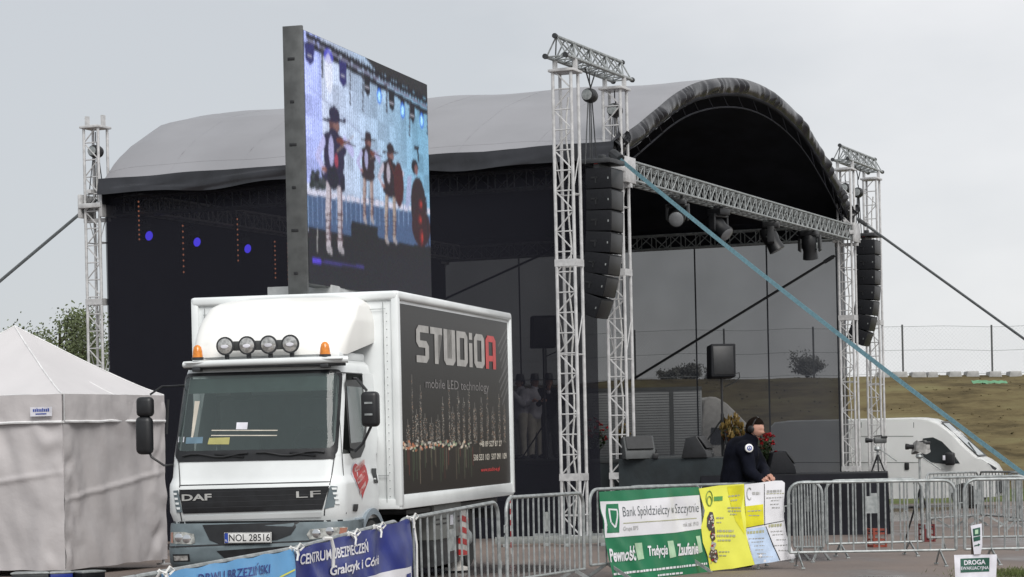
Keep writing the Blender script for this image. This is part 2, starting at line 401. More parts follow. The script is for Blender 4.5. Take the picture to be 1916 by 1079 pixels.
def hoist(name, label, top, drop, group, rz=SA):
    t = thing(name, label, 'chain hoist', top, rz, group)
    m = MB(); m.bar((0, 0, 0), (0, 0, -.22), .012, 6); m.tube([(0, 0, -.2), (.05, 0, -.24), (.05, 0, -.3), (0, 0, -.33)], .014, 6); m.build('hook', 'dark', t)
    m = MB(); m.lathe([(.05, -.15), (.12, -.13), (.14, -.05), (.14, .05), (.12, .13), (.05, .15)], (0, 0, -.42), (1, 0, 0)); m.build('motor_housing', 'black', t)
    m = MB(); m.lathe([(.05, 0), (.1, .005), (.1, .02), (.03, .03)], (-.15, 0, -.42), (-1, 0, 0), 14); m.build('end_cap', 'galv', t)
    m = MB()
    for a, b in ((-.04, -.05), (.04, .05), (.11, .3), (-.1, -.32)): m.bar((a, 0, -.5), (b, 0, -drop), .012, 5)
    m.build('chain', 'dark', t)
    return t
TH = 8.52
def tower(tt, dd, label, top=TH, plates=True, grp='white lattice towers holding up the roof'):
    b = S(tt, dd); z0 = g(b.y)
    t = thing('truss_tower', label, 'truss tower', (b.x, b.y, z0), SA, grp)
    H = top - z0
    m = MB(); lattice(m, (0, 0, .12), (0, 0, H), .42, .031, .0145, .37, faces=(1,))
    for z in np.arange(.5, H, 2.96):
        for a, c in (((-.17, -.17), (.17, -.17)), ((-.17, .17), (.17, .17)), ((.17, -.17), (.17, .17))): m.bar((a[0], a[1], z), (c[0], c[1], z), .014, 5)
        for a, c in (((-.17, -.17), (.17, -.17)), ((.17, .17), (-.17, .17))): m.bar((a[0], a[1], z), (c[0], c[1], min(H, z + .74)), .011, 5)
    m.build('lattice', 'alu', t)
    for z in (1.2, 5.15):
        m = MB()
        for a, c in (((.205, 0), (.012, .42)), ((-.205, 0), (.012, .42)), ((0, .205), (.4, .012)), ((0, -.205), (.4, .012))):
            m.box((a[0], a[1], z), (c[0], c[1], .13))
        m.build('joint_plate', 'alu', t)
    m = MB(); m.box((0, 0, .06), (.62, .62, .12), .01)
    for a in (0, PI / 2, PI, 3 * PI / 2):
        dx, dy = math.cos(a), math.sin(a)
        m.flat((dx * .3, dy * .3, .12), (dx * .8, dy * .8, .12), .08, .08)
        m.bar((dx * .76, dy * .76, .1), (dx * .76, dy * .76, 0.01), .05, 8)
    m.build('base_frame', 'galv', t)
    m = MB(); m.box((0, 0, H - .03), (.5, .5, .05), .01); m.box((0, -.2, H + .1), (.1, .06, .25)); m.box((0, .2, H + .1), (.1, .06, .25)); m.build('head_plate', 'alu', t)
    # black cable run up the inside
    m = MB(); m.tube([(.05 + .02 * math.sin(i), .03 * math.cos(i * 1.7), .3 + i * (H - .8) / 20) for i in range(21)], .018, 5); m.build('cable', 'wrope', t)
    return t
tA = tower(-2.6, 0, 'white lattice tower outermost of the near pair, left of the hanging speakers')
tB = tower(0, 0, 'white lattice tower at the near front corner of the stage, right of the hanging speakers')
tC = tower(SW, 0, 'white lattice tower at the far front stage corner, before the white van', 8.6)
tD = tower(SW + 2.75, 0, 'white lattice tower farthest right, just beyond the far hanging speakers', 8.6)
tE = tower(0, SL, 'white lattice tower at the left rear corner of the stage, beside the tree', TH + .1)
tG = tower(SW, SL, 'white lattice tower at the far rear corner behind the big screen')
def sleeve(par, z):
    m = MB()
    for a in (0, 1, 2, 3):
        r = a * PI / 2; c, s_ = math.cos(r), math.sin(r)
        m.box((c * .27, s_ * .27, z), (.07 if a % 2 == 0 else .56, .56 if a % 2 == 0 else .07, .5 if a % 2 else .1), .008)
    m.box((0, 0, z + .3), (.62, .1, .08)); m.box((0, 0, z - .3), (.1, .62, .08))
    m.build('sleeve_block', 'alu', par)
for t_ in (tB, tC, tE, tG): sleeve(t_, 6.9 - t_.location.z)

def head_beam(t0, t1, label, top=TH):
    c = S(t0, 0, top + .2)
    t = thing('head_beam', label, 'truss beam', c, SA, 'lattice beams across the tops of tower pairs'); Ln = t1 - t0
    m = MB(); n = 8
    a = lambda x: (x, -.2, 0); b = lambda x: (x, .2, 0); c_ = lambda x: (x, 0, .36)
    for q in (a, b, c_): m.bar(q(-.45), q(Ln + .45), .034, 8)
    for i in range(n + 1):
        x = -.4 + (Ln + .8) * i / n
        m.bar(a(x), b(x), .016, 5); m.bar(a(x), c_(x), .016, 5); m.bar(b(x), c_(x), .016, 5)
        if i < n:
            x2 = x + (Ln + .8) / n; p, q = (a, c_) if i % 2 else (c_, a); m.bar(p(x), q(x2), .015, 5)
            p, q = (b, c_) if i % 2 else (c_, b); m.bar(p(x), q(x2), .015, 5); m.bar(a(x), b(x2), .015, 5)
    m.build('lattice', 'galv', t)
    m = MB()
    for x in (-.47, Ln + .47):
        for y, z in ((-.2, 0), (.2, 0), (0, .36)): m.bar((x - .03, y, z), (x + .03, y, z), .05, 8)
    m.build('end_connector', 'dark', t)
    m = MB(); xm = Ln / 2 + .0
    for s_ in (-1, 1): m.bar((xm + s_ * .28, 0, -.02), (xm, 0, -.36), .014, 6)
    m.build('sling', 'dark', t)
head_beam(-2.6, 0, 'grey lattice beam bridging the near tower pair with a black hoist below')
head_beam(SW, SW + 2.75, 'grey lattice beam bridging the far right tower pair', 8.6)
hg = 'chain hoists under the tower tops'
hoist('chain_hoist', 'black chain hoist hanging between the two near towers', S(-1.35, 0, TH + .1), 1.75, hg)
hoist('chain_hoist', 'black chain hoist inside the head of the near corner tower', S(0, 0, TH - .02), 1.45, hg)
hoist('chain_hoist', 'chain hoist inside the head of the far front corner tower', S(SW, 0, TH - .02), 1.45, hg)
hoist('chain_hoist', 'chain hoist hanging between the two far right towers', S(SW + 1.3, 0, TH - .02), 1.75, hg)
hoist('chain_hoist', 'chain hoist inside the head of the left rear tower', S(0, SL, TH - .02), 1.45, hg)

def hbeam(name, label, p0, p1, cross=False, mt='alu'):
    t = thing(name, label, 'truss beam', p0, 0, 'horizontal lattice beams carrying the stage roof')
    m = MB(); lattice(m, (0, 0, 0), Vector(p1) - Vector(p0), .42, .026, .014, .42, cross=cross); m.build('lattice', mt, t)
    return t
hbeam('roof_truss', 'silver lattice beam spanning the stage front under the arch', S(.25, 0, 6.93), S(SW - .25, 0, 6.9), True, 'galv')
hbeam('roof_truss', 'lattice beam along the rear wall carrying the blue lamps', S(.25, SL - .7, 6.95), S(SW - .3, SL - .7, 6.95), False, 'alu')
hbeam('roof_truss', 'lattice beam under the left eave of the stage roof', S(.35, .3, 6.9), S(.35, SL - .3, 6.9), False, 'galv')
hbeam('roof_truss', 'lattice beam under the far eave above the grey mesh wall', S(SW - .1, .3, 6.92), S(SW - .1, SL - .3, 6.92), False, 'galv')

# roof
AK = [(-.35, 7.42), (.9, 7.84), (2.15, 8.32), (3.5, 8.83), (4.95, 9.24), (6.83, 9.58), (8.83, 9.76), (10.96, 9.7), (13.2, 9.32), (15.2, 8.62), (16.6, 7.98), (17.6, 7.4)]
def arch(u):
    """u 0..1 -> (t, h) on the arch"""
    n = len(AK) - 1; k = min(int(u * n), n - 1); f = u * n - k
    P = [AK[max(0, k - 1)], AK[k], AK[k + 1], AK[min(n, k + 2)]]
    r = []
    for c in (0, 1):
        a, b, c_, d = (p[c] for p in P)
        r.append(.5 * (2 * b + (c_ - a) * f + (2 * a - 5 * b + 4 * c_ - d) * f * f + (3 * b - a - 3 * c_ + d) * f ** 3))
    return r
def interp1(t, pts):
    for (a, va), (b, vb) in zip(pts, pts[1:]):
        if t <= b: return va + (vb - va) * max(0, t - a) / (b - a)
    return pts[-1][1]
def roofp(u, v, off=0.):
    t, h = arch(u); d = -.06 + (SL - .26) * v
    h += v ** .6 * interp1(t, [(-.35, 0), (.3, .38), (.9, .55), (2.15, .66), (3.5, .42), (4.95, .26), (6.8, .05), (9, 0)])
    sag = -.03 * math.sin(v * PI * 4) ** 2 * math.sin(PI * u) ** .5
    if v > .92: h -= .12 * ((v - .92) / .08) ** 2
    return (t + 0, d, h + off + sag + .03 * noise.noise(Vector((t * .8, d * .8, 0))))
rf = thing('stage_roof', 'grey arched fabric roof of the stage with a black gathered front edge', 'stage roof', ST0, SA)
m = MB(); m.grid(lambda u, v: roofp(u, v), 66, 48); m.build('canopy', 'roof', rf, sharp=0)
for k in range(1, 7):
    m = MB(); m.tube([roofp(i / 60, k / 7, -.001) for i in range(61)], .005, 4); m.build('welded_seam', 'roof', rf)
m = MB(); m.tube([roofp(.03, i / 40, -.001) for i in range(41)], .006, 4); m.build('edge_hem', 'roof', rf)
m = MB(); m.grid(lambda u, v: roofp(u, v * .995 + .002, -.06), 44, 24); m.build('lining', 'blackcloth', rf, sharp=0)
def valw(t0, s, z0, z1, amp, seed):
    def f(u, v):
        d = -.1 + (SL - .18) * u; z = z0 + (z1 - z0) * v - .06 * v * math.sin(PI * u) * noise.noise(Vector((d * .5, 5, seed))) * 2
        o = .07 * v + amp * noise.noise(Vector((d * .7, z * 5 + d * .5, seed))) * (.25 + v)
        return (t0 + s * o, d, z + .05 * noise.noise(Vector((d * .6, v * 3, seed + 9))))
    return f
m = MB(); m.grid(valw(-.37, -1, 7.44, 7.1, .09, 1), 90, 10); m.build('left_eave_flap', 'roofshiny', rf, sharp=0)
m = MB(); m.grid(valw(SW + .36, 1, 7.44, 7.1, .1, 2), 60, 6); m.grid(lambda u, v: (SW + .3, .0 + SL * u, 7.2 - .42 * v), 30, 2); m.build('right_eave_flap', 'blackcloth', rf, sharp=0)
def edge(u, v):
    t, h = arch(u); a, b = arch(max(0, u - .01)), arch(min(1, u + .01)); tx, tz = b[0] - a[0], b[1] - a[1]; l = math.hypot(tx, tz); nx, nz_ = -tz / l, tx / l
    ph = u * 300 + 3.2 * math.sin(u * 41) + 1.6 * math.sin(u * 97 + 1) + v * 2.2 * math.sin(u * 23); pl = (.5 + .5 * math.sin(ph)) * (.55 + .45 * math.sin(u * 61 + 2))
    q = math.sin(PI * min(1., v * 1.08 + .02)); dn = -.37 * v - .02 * math.sin(ph * .5) * v
    return (t + nx * (.03 + dn), -.07 - .06 * q ** .7 - .10 * pl * q, h + nz_ * (.03 + dn))
m = MB(); m.grid(edge, 900, 12); m.build('gathered_edge', 'roofshiny', rf, sharp=0)
m = MB(); m.tube([(arch(i / 40)[0], -.04, arch(i / 40)[1] - .33) for i in range(41)], .05, 8); m.tube([(arch(i / 40)[0], -.0, arch(i / 40)[1] - .62) for i in range(2, 39)], .02, 6)
for i in range(2, 39, 2):
    a, b = arch(i / 40), arch((i + 1) / 40); m.bar((a[0], -.04, a[1] - .33), (b[0], -.0, b[1] - .62), .018, 5)
m.build('front_arch_pipe', 'blackcloth', rf)
m = MB()   # rear gable
gp = [arch(i / 30) for i in range(31)]
m.add([(t, SL - .36, h - .12) for t, h in gp] + [(gp[-1][0], SL - .36, 6.9), (gp[0][0], SL - .36, 6.9)], [tuple(range(33))]); m.build('rear_gable', 'blackcloth', rf)
# tucked cloth bundles at the front feet of the arch
m = MB()
for tt in (-.1, SW + .1):
    m.grid(lambda u, v: (tt + .5 * (u - .5) + .06 * math.sin(v * 14), -.25 + .1 * math.sin(u * 9) + .4 * v, 7.55 - .55 * v + .12 * math.sin(u * 11 + v * 3) * (1 - v)), 14, 12)
m.build('corner_bundle', 'roofshiny', rf, sharp=0)
# walls
def wall(name, label, mt, a, b, z0, z1, seed, seams=(), amp=.05, hem=True, zf=None):
    """cloth wall between stage points a=(t,d) and b"""
    t = thing(name, label, 'stage wall', ST0, SA, 'cloth walls of the stage')
    a, b = Vector(a), Vector(b); d = b - a; Ln = d.length; nn = Vector((-d.y, d.x)).normalized()
    def f(u, v):
        p = a + d * u; z = z0 + (z1 - z0) * v; o = amp * noise.noise(Vector((u * Ln * .8, z * .25, seed))) * math.sin(PI * v) 
        return (p.x + nn.x * o, p.y + nn.y * o, z)
    m = MB(); m.grid(f, int(Ln * 5), 16); m.build('cloth', mt, t, sharp=0)
    if hem:
        m = MB()
        for u in seams:
            m.tube([Vector(f(u, k / 16)) - Vector((nn.x, nn.y, 0)) * .02 for k in range(17)], .022, 5)
        if seams: m.build('seam', 'black', t)
    return t, f
wall('mesh_wall', 'black see-through mesh closing the left side of the stage', 'scrimB', (-.12, .42), (-.12, SL - .28), -.28, 7.35, 3)
wall('mesh_wall', 'grey see-through mesh on the far side of the stage with three dark seams', 'scrimG', (SW + .16, .1), (SW + .16, SL), -.45, 6.8, 5, (.02, .182, .353, .53, .79), .03)
wall('back_wall', 'opaque black cloth closing the rear of the stage', 'blackcloth', (-.1, SL - .3), (SW, SL - .3), -.45, 7.1, 8)
# bungees along the left rear edge of the mesh
# diagonal wires
def wire(name, label, p0, p1, r, mt, cat='rope', sag=0., n=12, flat=False, grp=None):
    t = thing(name, label, cat, p0, 0, grp); p1 = Vector(p1) - Vector(p0)
    pts = [p1 * (i / n) - Vector((0, 0, sag * 4 * (i / n) * (1 - i / n))) for i in range(n + 1)]
    m = MB()
    if flat:
        for a, b in zip(pts, pts[1:]): m.flat(a, b, r, .006, up=(0.1, 1, .3))
    else: m.tube(pts, r, 6)
    m.build('line', mt, t)
    m = MB(); dd = p1.normalized(); m.bar(dd * .05, dd * .32, r * 1.0 + .02, 8); m.bar(p1 - dd * .4, p1, .03, 6); m.build('tensioner', 'dark', t)
    return t
c0 = S(SW - .1, .3)
wire('bracing_wire', 'dark diagonal wire across the grey mesh from the far corner tower', at(1562, 478, S(SW, .1).y), at(1180, 712, S(SW, 6).y - .35), .035, 'black', grp='diagonal wires inside the stage')
wire('bracing_wire', 'dark diagonal wire behind the mesh between big screen and near tower', at(1045, 462, 62.5), at(830, 560, 63.8), .03, 'black', grp='diagonal wires inside the stage')
wire('guy_rope', 'grey rope sloping left from the rear corner tower to the ground', S(0, SL, 7.05), (-17.2, 48.2, g(48)), .035, 'rope', grp='ropes anchoring the stage roof')
wire('guy_rope', 'grey rope sloping right from the far front corner tower', at(1603, 408, 61.5), at(2330, 932, 60), .035, 'rope', grp='ropes anchoring the stage roof')
wire('ratchet_strap', 'pale blue webbing strap slanting from the near corner tower over the stage front', at(1143, 284, 45.3), at(2112, 1030, 36.2), .075, 'strap', 'strap', sag=.12, flat=True, grp='ropes anchoring the stage roof')

# line arrays
M['dark2'] = mat('speaker_black', (.009, .010, .013), .65, 0, .2, 30, spec=.25)
def line_array(t0, label):
    p = S(t0, -.22, 6.9)
    t = thing('line_array', label, 'loudspeaker array', p, SA, 'hanging loudspeaker arrays')
    m = MB(); m.box((0, .05, .03), (.8, .62, .09), .01); m.box((0, .05, -.06), (.66, .1, .12)); m.box((0, .05, .12), (.12, .12, .12), .01); m.build('flying_frame', 'dark', t)
    m = MB(); m.box((-.345, .05, .0), (.012, .07, .05)); m.build('frame_label', 'red', t)
    y, z, a = .0, -.1, 0.
    for i in range(7):
        a += (.3, .6, 1.2, 2.4, 4.2, 6., 7.)[i] * PI / 180
        h = .40
        mt = Matrix.Translation((0, y, z)) @ Matrix.Rotation(a, 4, 'X')
        b = MB(); b.prism([(-.34, 0), (.34, 0), (.34, -h + .012), (-.34, -h + .012)], -.24, .26, mt, .012)
        o = b.build('speaker_cabinet', 'dark2', t)
        q = MB(); q.box((0, -.245, -h / 2), (.64, .012, h - .05), .004, mt); q.build('grille', 'black', o)
        q = MB(); q.prism([(-.348, -.02), (-.34, -.02), (-.34, -.0), (-.348, 0)], 0, .0001, mt)
        q = MB(); q.box((-.345, .09, -h * .45), (.012, .13, .03), 0, mt @ Matrix.Rotation(R(0), 4, 'X')); q.box((-.345, .06, -h * .55), (.012, .03, .13), 0, mt); q.build('handle', 'black', o)
        q = MB(); q.box((-.345, -.19, -h * .5), (.012, .02, .04), 0, mt); q.build('rigging_pin', 'galv', o)
        e = mt @ Vector((0, 0, -h)); y, z = e.y, e.z
    return t
line_array(-1.22, 'tall black loudspeaker array hanging between the two near towers')
line_array(SW + 1.45, 'tall black loudspeaker array hanging at the far right end of the stage')

# decks
dk = thing('stage_deck', 'low black main deck of the stage under the arched roof', 'stage deck', ST0, SA)
HD, HP, HR = .6, .95, 1.29
m = MB(); m.box((SW / 2 + .1, SL / 2, HD - .05), (SW + .2, SL, .1), .005); m.build('deck_boards', mat('glossy_deck', (.09, .095, .1), .28, 0, .1, 2), dk)
def skirt(a, b, z0, z1, seed):
    a, b = Vector(a), Vector(b); d = b - a; n_ = Vector((-d.y, d.x)).normalized(); Ln = d.length
    def f(u, v):
        p = a + d * u; o = .018 * math.sin(u * Ln * 13 + 2 * noise.noise(Vector((u * 9, 0, seed)))) * (1 - v)
        return (p.x + n_.x * o, p.y + n_.y * o, z0 + (z1 - z0) * v)
    return f
m = MB(); m.grid(skirt((0, -.03), (SW, -.03), -.4, HD - .03, 2), 200, 3); m.build('skirt', 'blackcloth', dk)
rs = thing('stage_riser', 'dark grey skirted riser behind the near corner tower', 'stage riser', ST0, SA)
m = MB(); m.box((.7, -1.17, HR - .04), (1.8, 2.33, .08), .004); m.box((2.55, 5.1, HR - .04), (5.0, 10.2, .08), .004); m.build('riser_boards', mat('riser_deck', (.035, .04, .042), .5, 0, .1, 2), rs)
m = MB(); m.grid(skirt((.06, 10.2), (.06, -.02), -.28, HR - .01, 3), 200, 3); m.grid(skirt((-.23, -.0), (-.23, -2.36), -.28, HR - .01, 3), 50, 3); m.grid(skirt((-.23, -2.36), (1.62, -2.36), -.28, HR - .01, 4), 40, 3); m.grid(skirt((1.62, -2.36), (1.62, -.02), -.28, HR - .01, 5), 40, 3)
m.grid(skirt((1.7, -.05), (5.02, -.05), HD, HR - .01, 4), 60, 3); m.build('skirt', 'skirt', rs)
pr = at(1660, 820, 44.); pf = thing('camera_platform', 'low black skirted platform in front of the far tower pair', 'platform', (pr.x, 44., 0), R(-9))
m = MB(); m.box((-1.75, .8, HP - .04), (3.5, 1.6, .08), .005); m.build('platform_top', 'dark2', pf)
m = MB(); m.grid(skirt((-3.5, -.01), (0, -.01), -.25, HP - .02, 2), 160, 3); m.grid(skirt((.01, 0), (.01, 1.6), -.25, HP - .02, 6), 60, 3); m.grid(skirt((-3.51, 1.6), (-3.51, 0), -.25, HP - .02, 7), 60, 3); m.build('skirt', 'blackcloth', pf)

# moving lights
def moving_head(name, label, p, tilt, pan, lensmat, group, sc=1., top=.32):
    t = thing(name, label, 'stage light', p, pan, group); t.scale = (sc,) * 3
    m = MB(); m.box((0, 0, .3), (.36, .34, .14), .03); m.build('base_box', 'black', t)
    m = MB()
    for s_ in (-1, 1): m.box((s_ * .09, 0, .42), (.05, .08, .14), .01)
    m.build('clamp', 'dark', t)
    m = MB()
    for s_ in (-1, 1): m.prism([(s_ * .19, .26), (s_ * .245, .26), (s_ * .25, -.06), (s_ * .2, -.1)], -.07, .07, None, .006)
    m.box((0, 0, .22), (.46, .16, .06), .015); m.build('yoke', 'black', t)
    mt = Matrix.Rotation(tilt, 4, 'X')
    h = MB(); vs = []
    prof = [(.04, .3), (.12, .28), (.165, .2), (.175, .05), (.15, -.08), (.165, -.2), (.17, -.25)]
    h.lathe(prof, n=16); h.v = [tuple(mt @ Vector(q)) for q in h.v]; hd = h.build('head', 'black', t)
    q = MB(); q.lathe([(.155, -.252), (.14, -.262), (.05, -.272)], n=18); q.v = [tuple(mt @ Vector(z)) for z in q.v]; q.build('lens', lensmat, hd)
    q = MB(); q.box((.16, 0, .04), (.05, .05, .12), .008, mt); q.box((-.16, .03, .04), (.05, .05, .12), .008, mt); q.build('side_trim', 'galv', hd)
    return t
M['dimlens'] = mat('unlit_lens', (.2, .21, .22), .2, 0, .05)
fg = 'moving head lamps under the front truss'
moving_head('moving_head_light', 'unlit black stage lamp with a round grey lens, leftmost under the front truss', S(3.63, 0, 6.29), R(-72), R(-12), 'dimlens', fg)
moving_head('moving_head_light', 'black stage lamp second from the left under the front truss, partly behind the blue strap', S(6.4, 0, 6.27), R(-50), R(50), 'dimlens', fg, 1.1)
moving_head('moving_head_light', 'black stage lamp third from the left under the front truss, head tilted left', S(10.4, 0, 6.27), R(-28), R(80), 'dimlens', fg, 1.15)
moving_head('moving_head_light', 'black stage lamp rightmost under the front truss with a silver mark', S(13.7, 0, 6.3), R(-14), R(160), 'dimlens', fg, 1.15)
rg = 'blue lit lamps on the rear truss'
def tpos(px, py, d):
    q = at(px, py, 1.); m_ = q.x; return (m_ * (SB.y + SD.y * d) - SB.x - SD.x * d) / (SF.x - m_ * SF.y)
for (tt, lab) in ((tpos(270, 445, SL - .75), 'blue glowing stage lamp seen through the mesh, nearest the rear tower'), (tpos(360, 460, SL - .75), 'blue glowing stage lamp seen through the mesh, middle of three'), (tpos(455, 473, SL - .75), 'blue glowing stage lamp seen through the mesh, nearest the big screen')):
    moving_head('moving_head_light', lab, S(tt, SL - .75, 6.3), R(-78), R(48), 'blue', rg, .66)
def led_strip(tt, z1, z0, lab):
    p = S(tt, SL - .95); t = thing('light_strip', lab, 'light strip', (p.x, p.y, z0), SA, 'hanging strips of small orange lamps')
    m = MB(); m.box((0, 0, (z1 - z0) / 2), (.05, .05, z1 - z0), .005); m.build('strip_housing', 'black', t)
    m = MB(); n = 9
    for i in range(n): m.lathe([(.008, -.02), (.02, 0), (.008, .02)], (-.02, -.04, .05 + (z1 - z0 - .1) * i / (n - 1)), (0, 0, 1), 8)
    m.build('lamps', 'warm', t)
led_strip(tpos(258, 420, SL - .95), 7.0, 6.1, 'dotted orange light strip leftmost behind the mesh')
led_strip(tpos(341, 475, SL - .95), 6.62, 5.5, 'dotted orange light strip second from the left behind the mesh')
led_strip(tpos(443, 460, SL - .95), 6.95, 5.9, 'dotted orange light strip third from the left behind the mesh')
led_strip(tpos(513, 495, SL - .95), 6.55, 5.6, 'dotted orange light strip fourth from the left behind the mesh, beside the screen post')
led_strip(tpos(537, 495, SL - .95), 6.55, 5.6, 'dotted orange light strip rightmost behind the mesh, touching the screen post')

# speakers on poles and wedges
def pole_speaker(lab, p, h, rz, zb, tilt=R(8)):
    t = thing('pole_speaker', lab, 'loudspeaker', (p.x, p.y, zb), rz, 'loudspeakers on stands')
    m = MB(); m.bar((0, 0, .0), (0, 0, h - .3), .022, 8); m.bar((0, 0, 0.02), (0, 0, h * .45), .035, 8); m.build('pole', 'black', t)
    for k in range(3):
        a = k * 2.1 + .5; m = MB(); m.bar((0, 0, .75), (math.cos(a) * .55, math.sin(a) * .55, .02), .016, 6); m.build('leg', 'black', t)
    mt = Matrix.Translation((0, 0, h)) @ Matrix.Rotation(tilt, 4, 'X')
    m = MB(); m.prism([(-.26, -.33), (.24, -.33), (.26, .33), (-.24, .33)], -.2, .2, mt, .03); c = m.build('cabinet', 'dark2', t)
    m = MB(); m.box((0, -.205, 0), (.4, .012, .56), .004, mt); m.build('grille', 'black', c)
    m = MB(); m.tube([mt @ Vector(q) for q in ((.26, 0, -.25), (.36, .02, -.22), (.37, .03, -.32), (.25, .02, -.42), (.05, 0, -.5))], .012, 5); m.build('cable', 'black', t)
p = at(1352, 800, 46.3); pole_speaker('black loudspeaker on a thin pole in front of the grey mesh', p, 3.16 - HR, 0.15, HR, R(-5))
p = at(1020, 800, 48.2); pole_speaker('black loudspeaker on a pole half seen behind the mesh left of the near tower', p, 3.9 - HR, .1, HR, 0)
def wedge(lab, p, zb, rz, sc=1., mt='dark2'):
    t = thing('wedge_monitor', lab, 'loudspeaker', (p.x, p.y, zb), rz, 'floor monitor speakers along the stage edge'); t.scale = (sc,) * 3
    m = MB(); mm = Matrix.Rotation(PI / 2, 4, 'Z')
    m.prism([(-.27, 0), (.27, 0), (.17, .4), (-.05, .44), (-.24, .14)], -.3, .3, mm, .012); c = m.build('cabinet', mt, t)
    m = MB()
    m.prism([(-.25, .19), (-.07, .425), (-.082, .434), (-.262, .199)], -.26, .26, mm); m.build('grille', 'black', c)
    m = MB(); m.box((.31, 0, .2), (.012, .14, .05), .004); m.build('handle', 'galv', c)
M['wedgegrey'] = mat('wedge_grey', (.055, .06, .062), .6)
wedge('dark grey wedge monitor seen through the near corner tower', at(1193, 840, 45.6), HR, R(10), 1.0, 'wedgegrey')
wedge('black wedge monitor on the riser left of the man in black', at(1306, 840, 45.2), HR, R(70), .95, 'black')
wedge('black wedge monitor on the platform right of the man in black', at(1458, 866, 44.9), HP, R(95), 1.0)
for k in range(2):
    p = at((1226, 1330)[k], 850, 45.3)
    tg = MB(); tg.box((0, 0, .05), (.1, .1, .1), .01); tg.bar((0, 0, .1), (.03, 0, .17), .012, 6)
    o = tg.build('cable_block', 'black', None, (p.x, p.y, HR)); tag(o, ('small black cable block on the riser beside the grey wedge', 'small black cable block on the riser beside the black wedge')[k], 'cable block')
# flowers
def flowers(lab, p, zb, h, w_, mt, seed, leafy=True, spiky=False, z_in=0):
    t = thing('flower_arrangement', lab, 'flowers', (p.x, p.y, zb), 0, 'flower arrangements on the stage'); r = random.Random(seed)
    m = MB(); m.lathe([(.09, 0), (.12, .18), (.14, .2), (.1, .2)], n=14); m.build('pot', 'dark2', t)
    st = MB(); fl = MB(); lf = MB()
    for i in range(46):
        a = r.uniform(0, 2 * PI); rr = w_ * math.sqrt(r.random()); e = Vector((rr * math.cos(a), rr * math.sin(a), h * (.55 + .45 * r.random()) * (1 - .25 * (rr / w_) ** 2)))
        st.tube([(0, 0, .18), (e.x * .4, e.y * .4, e.z * .55), e], .005, 4)
        s_ = r.uniform(.03, .055)
        for k in range(7):
            b = r.uniform(0, 2 * PI); el = r.uniform(-.2, 1.3); dv = Vector((math.cos(b) * math.cos(el), math.sin(b) * math.cos(el), math.sin(el) * (2.2 if spiky else 1))) * s_ * (1.6 if spiky else 1.2)
            sd_ = dv.cross(Vector((.3, .5, .8))).normalized() * s_ * .5
            fl.add([e, e + dv * .6 + sd_, e + dv, e + dv * .6 - sd_], [(0, 1, 2, 3)])
        for k in range(4):
            q = e * r.uniform(.45, .9); b = r.uniform(0, 2 * PI); dv = Vector((math.cos(b), math.sin(b), r.uniform(-.2, .8))) * .11; sd_ = dv.cross(Vector((0, 0, 1))).normalized() * .03
            lf.add([q, q + dv * .5 + sd_, q + dv, q + dv * .5 - sd_], [(0, 1, 2, 3)])
    st.build('stems', 'leaf', t); fl.build('blooms', mt, t); lf.build('foliage', 'leaf' if leafy else 'brownleaf', t)
flowers('yellow and rust flower arrangement behind the man in black', at(1372, 830, 46.2), HR, .78, .24, 'yellow', 1, False, True)
flowers('bright red flower arrangement to the right of the man in black', at(1428, 830, 45.0), HP, .85, .3, 'redcloth', 2)
flowers('yellow blooms seen through the near corner tower', at(1166, 830, 46.4), HR, .72, .17, 'yellow', 3)
flowers('red flowers dimly seen through the mesh between the near towers', at(1112, 830, 47.), HR, .8, .3, 'redcloth', 4)
# ------------------------------------------------------------------ drawing boards for the printed panel and the LED picture
class Board:
    def __init__(s, w, h, c): s.w, s.h = w, h; s.a = np.zeros((h, w, 3)); s.a[:] = c; s.Y, s.X = np.mgrid[0:h, 0:w]; s.X = (s.X + .5) / w; s.Y = (s.Y + .5) / h
    def poly(s, pts, c, al=1.):
        X, Y = s.X, s.Y; ins = np.zeros(X.shape, bool); n = len(pts)
        for i in range(n):
            x0, y0 = pts[i]; x1, y1 = pts[(i + 1) % n]
            if y0 == y1: continue
            k = ((Y >= min(y0, y1)) & (Y < max(y0, y1))) & (X < (x1 - x0) * (Y - y0) / (y1 - y0) + x0); ins ^= k
        s.a[ins] = s.a[ins] * (1 - al) + np.array(c) * al
    def oval(s, x, y, rx, ry, c, al=1.):
        k = ((s.X - x) / rx) ** 2 + ((s.Y - y) / ry) ** 2 < 1; s.a[k] = s.a[k] * (1 - al) + np.array(c) * al
    def line(s, x0, y0, x1, y1, wx, c, al=1., asp=1.):
        dx, dy = x1 - x0, (y1 - y0) / asp; l = math.hypot(dx, dy) or 1e-6
        px_, py_ = s.X - x0, (s.Y - y0) / asp; t = np.clip((px_ * dx + py_ * dy) / l / l, 0, 1)
        k = np.hypot(px_ - t * dx, py_ - t * dy) < wx; s.a[k] = s.a[k] * (1 - al) + np.array(c) * al
    def mesh(s, name, m, fn, parent):
        """one face per lamp/print cell; fn(u, v) with v downwards"""
        w, h = s.w, s.h
        vs = [tuple(fn(i / w, j / h)) for j in range(h + 1) for i in range(w + 1)]
        fs = [(j * (w + 1) + i, (j + 1) * (w + 1) + i, (j + 1) * (w + 1) + i + 1, j * (w + 1) + i + 1) for j in range(h) for i in range(w)]
        me = bpy.data.meshes.new(name); me.from_pydata(vs, [], fs)
        ca = me.color_attributes.new('Col', 'FLOAT_COLOR', 'CORNER')
        a = np.ones((h * w, 4, 4)); a[:, :, :3] = np.clip(s.a, 0, None).reshape(-1, 1, 3); ca.data.foreach_set('color', a.ravel())
        me.materials.append(M[m]); o = bpy.data.objects.new(name, me); col.objects.link(o); o.parent = parent; return o

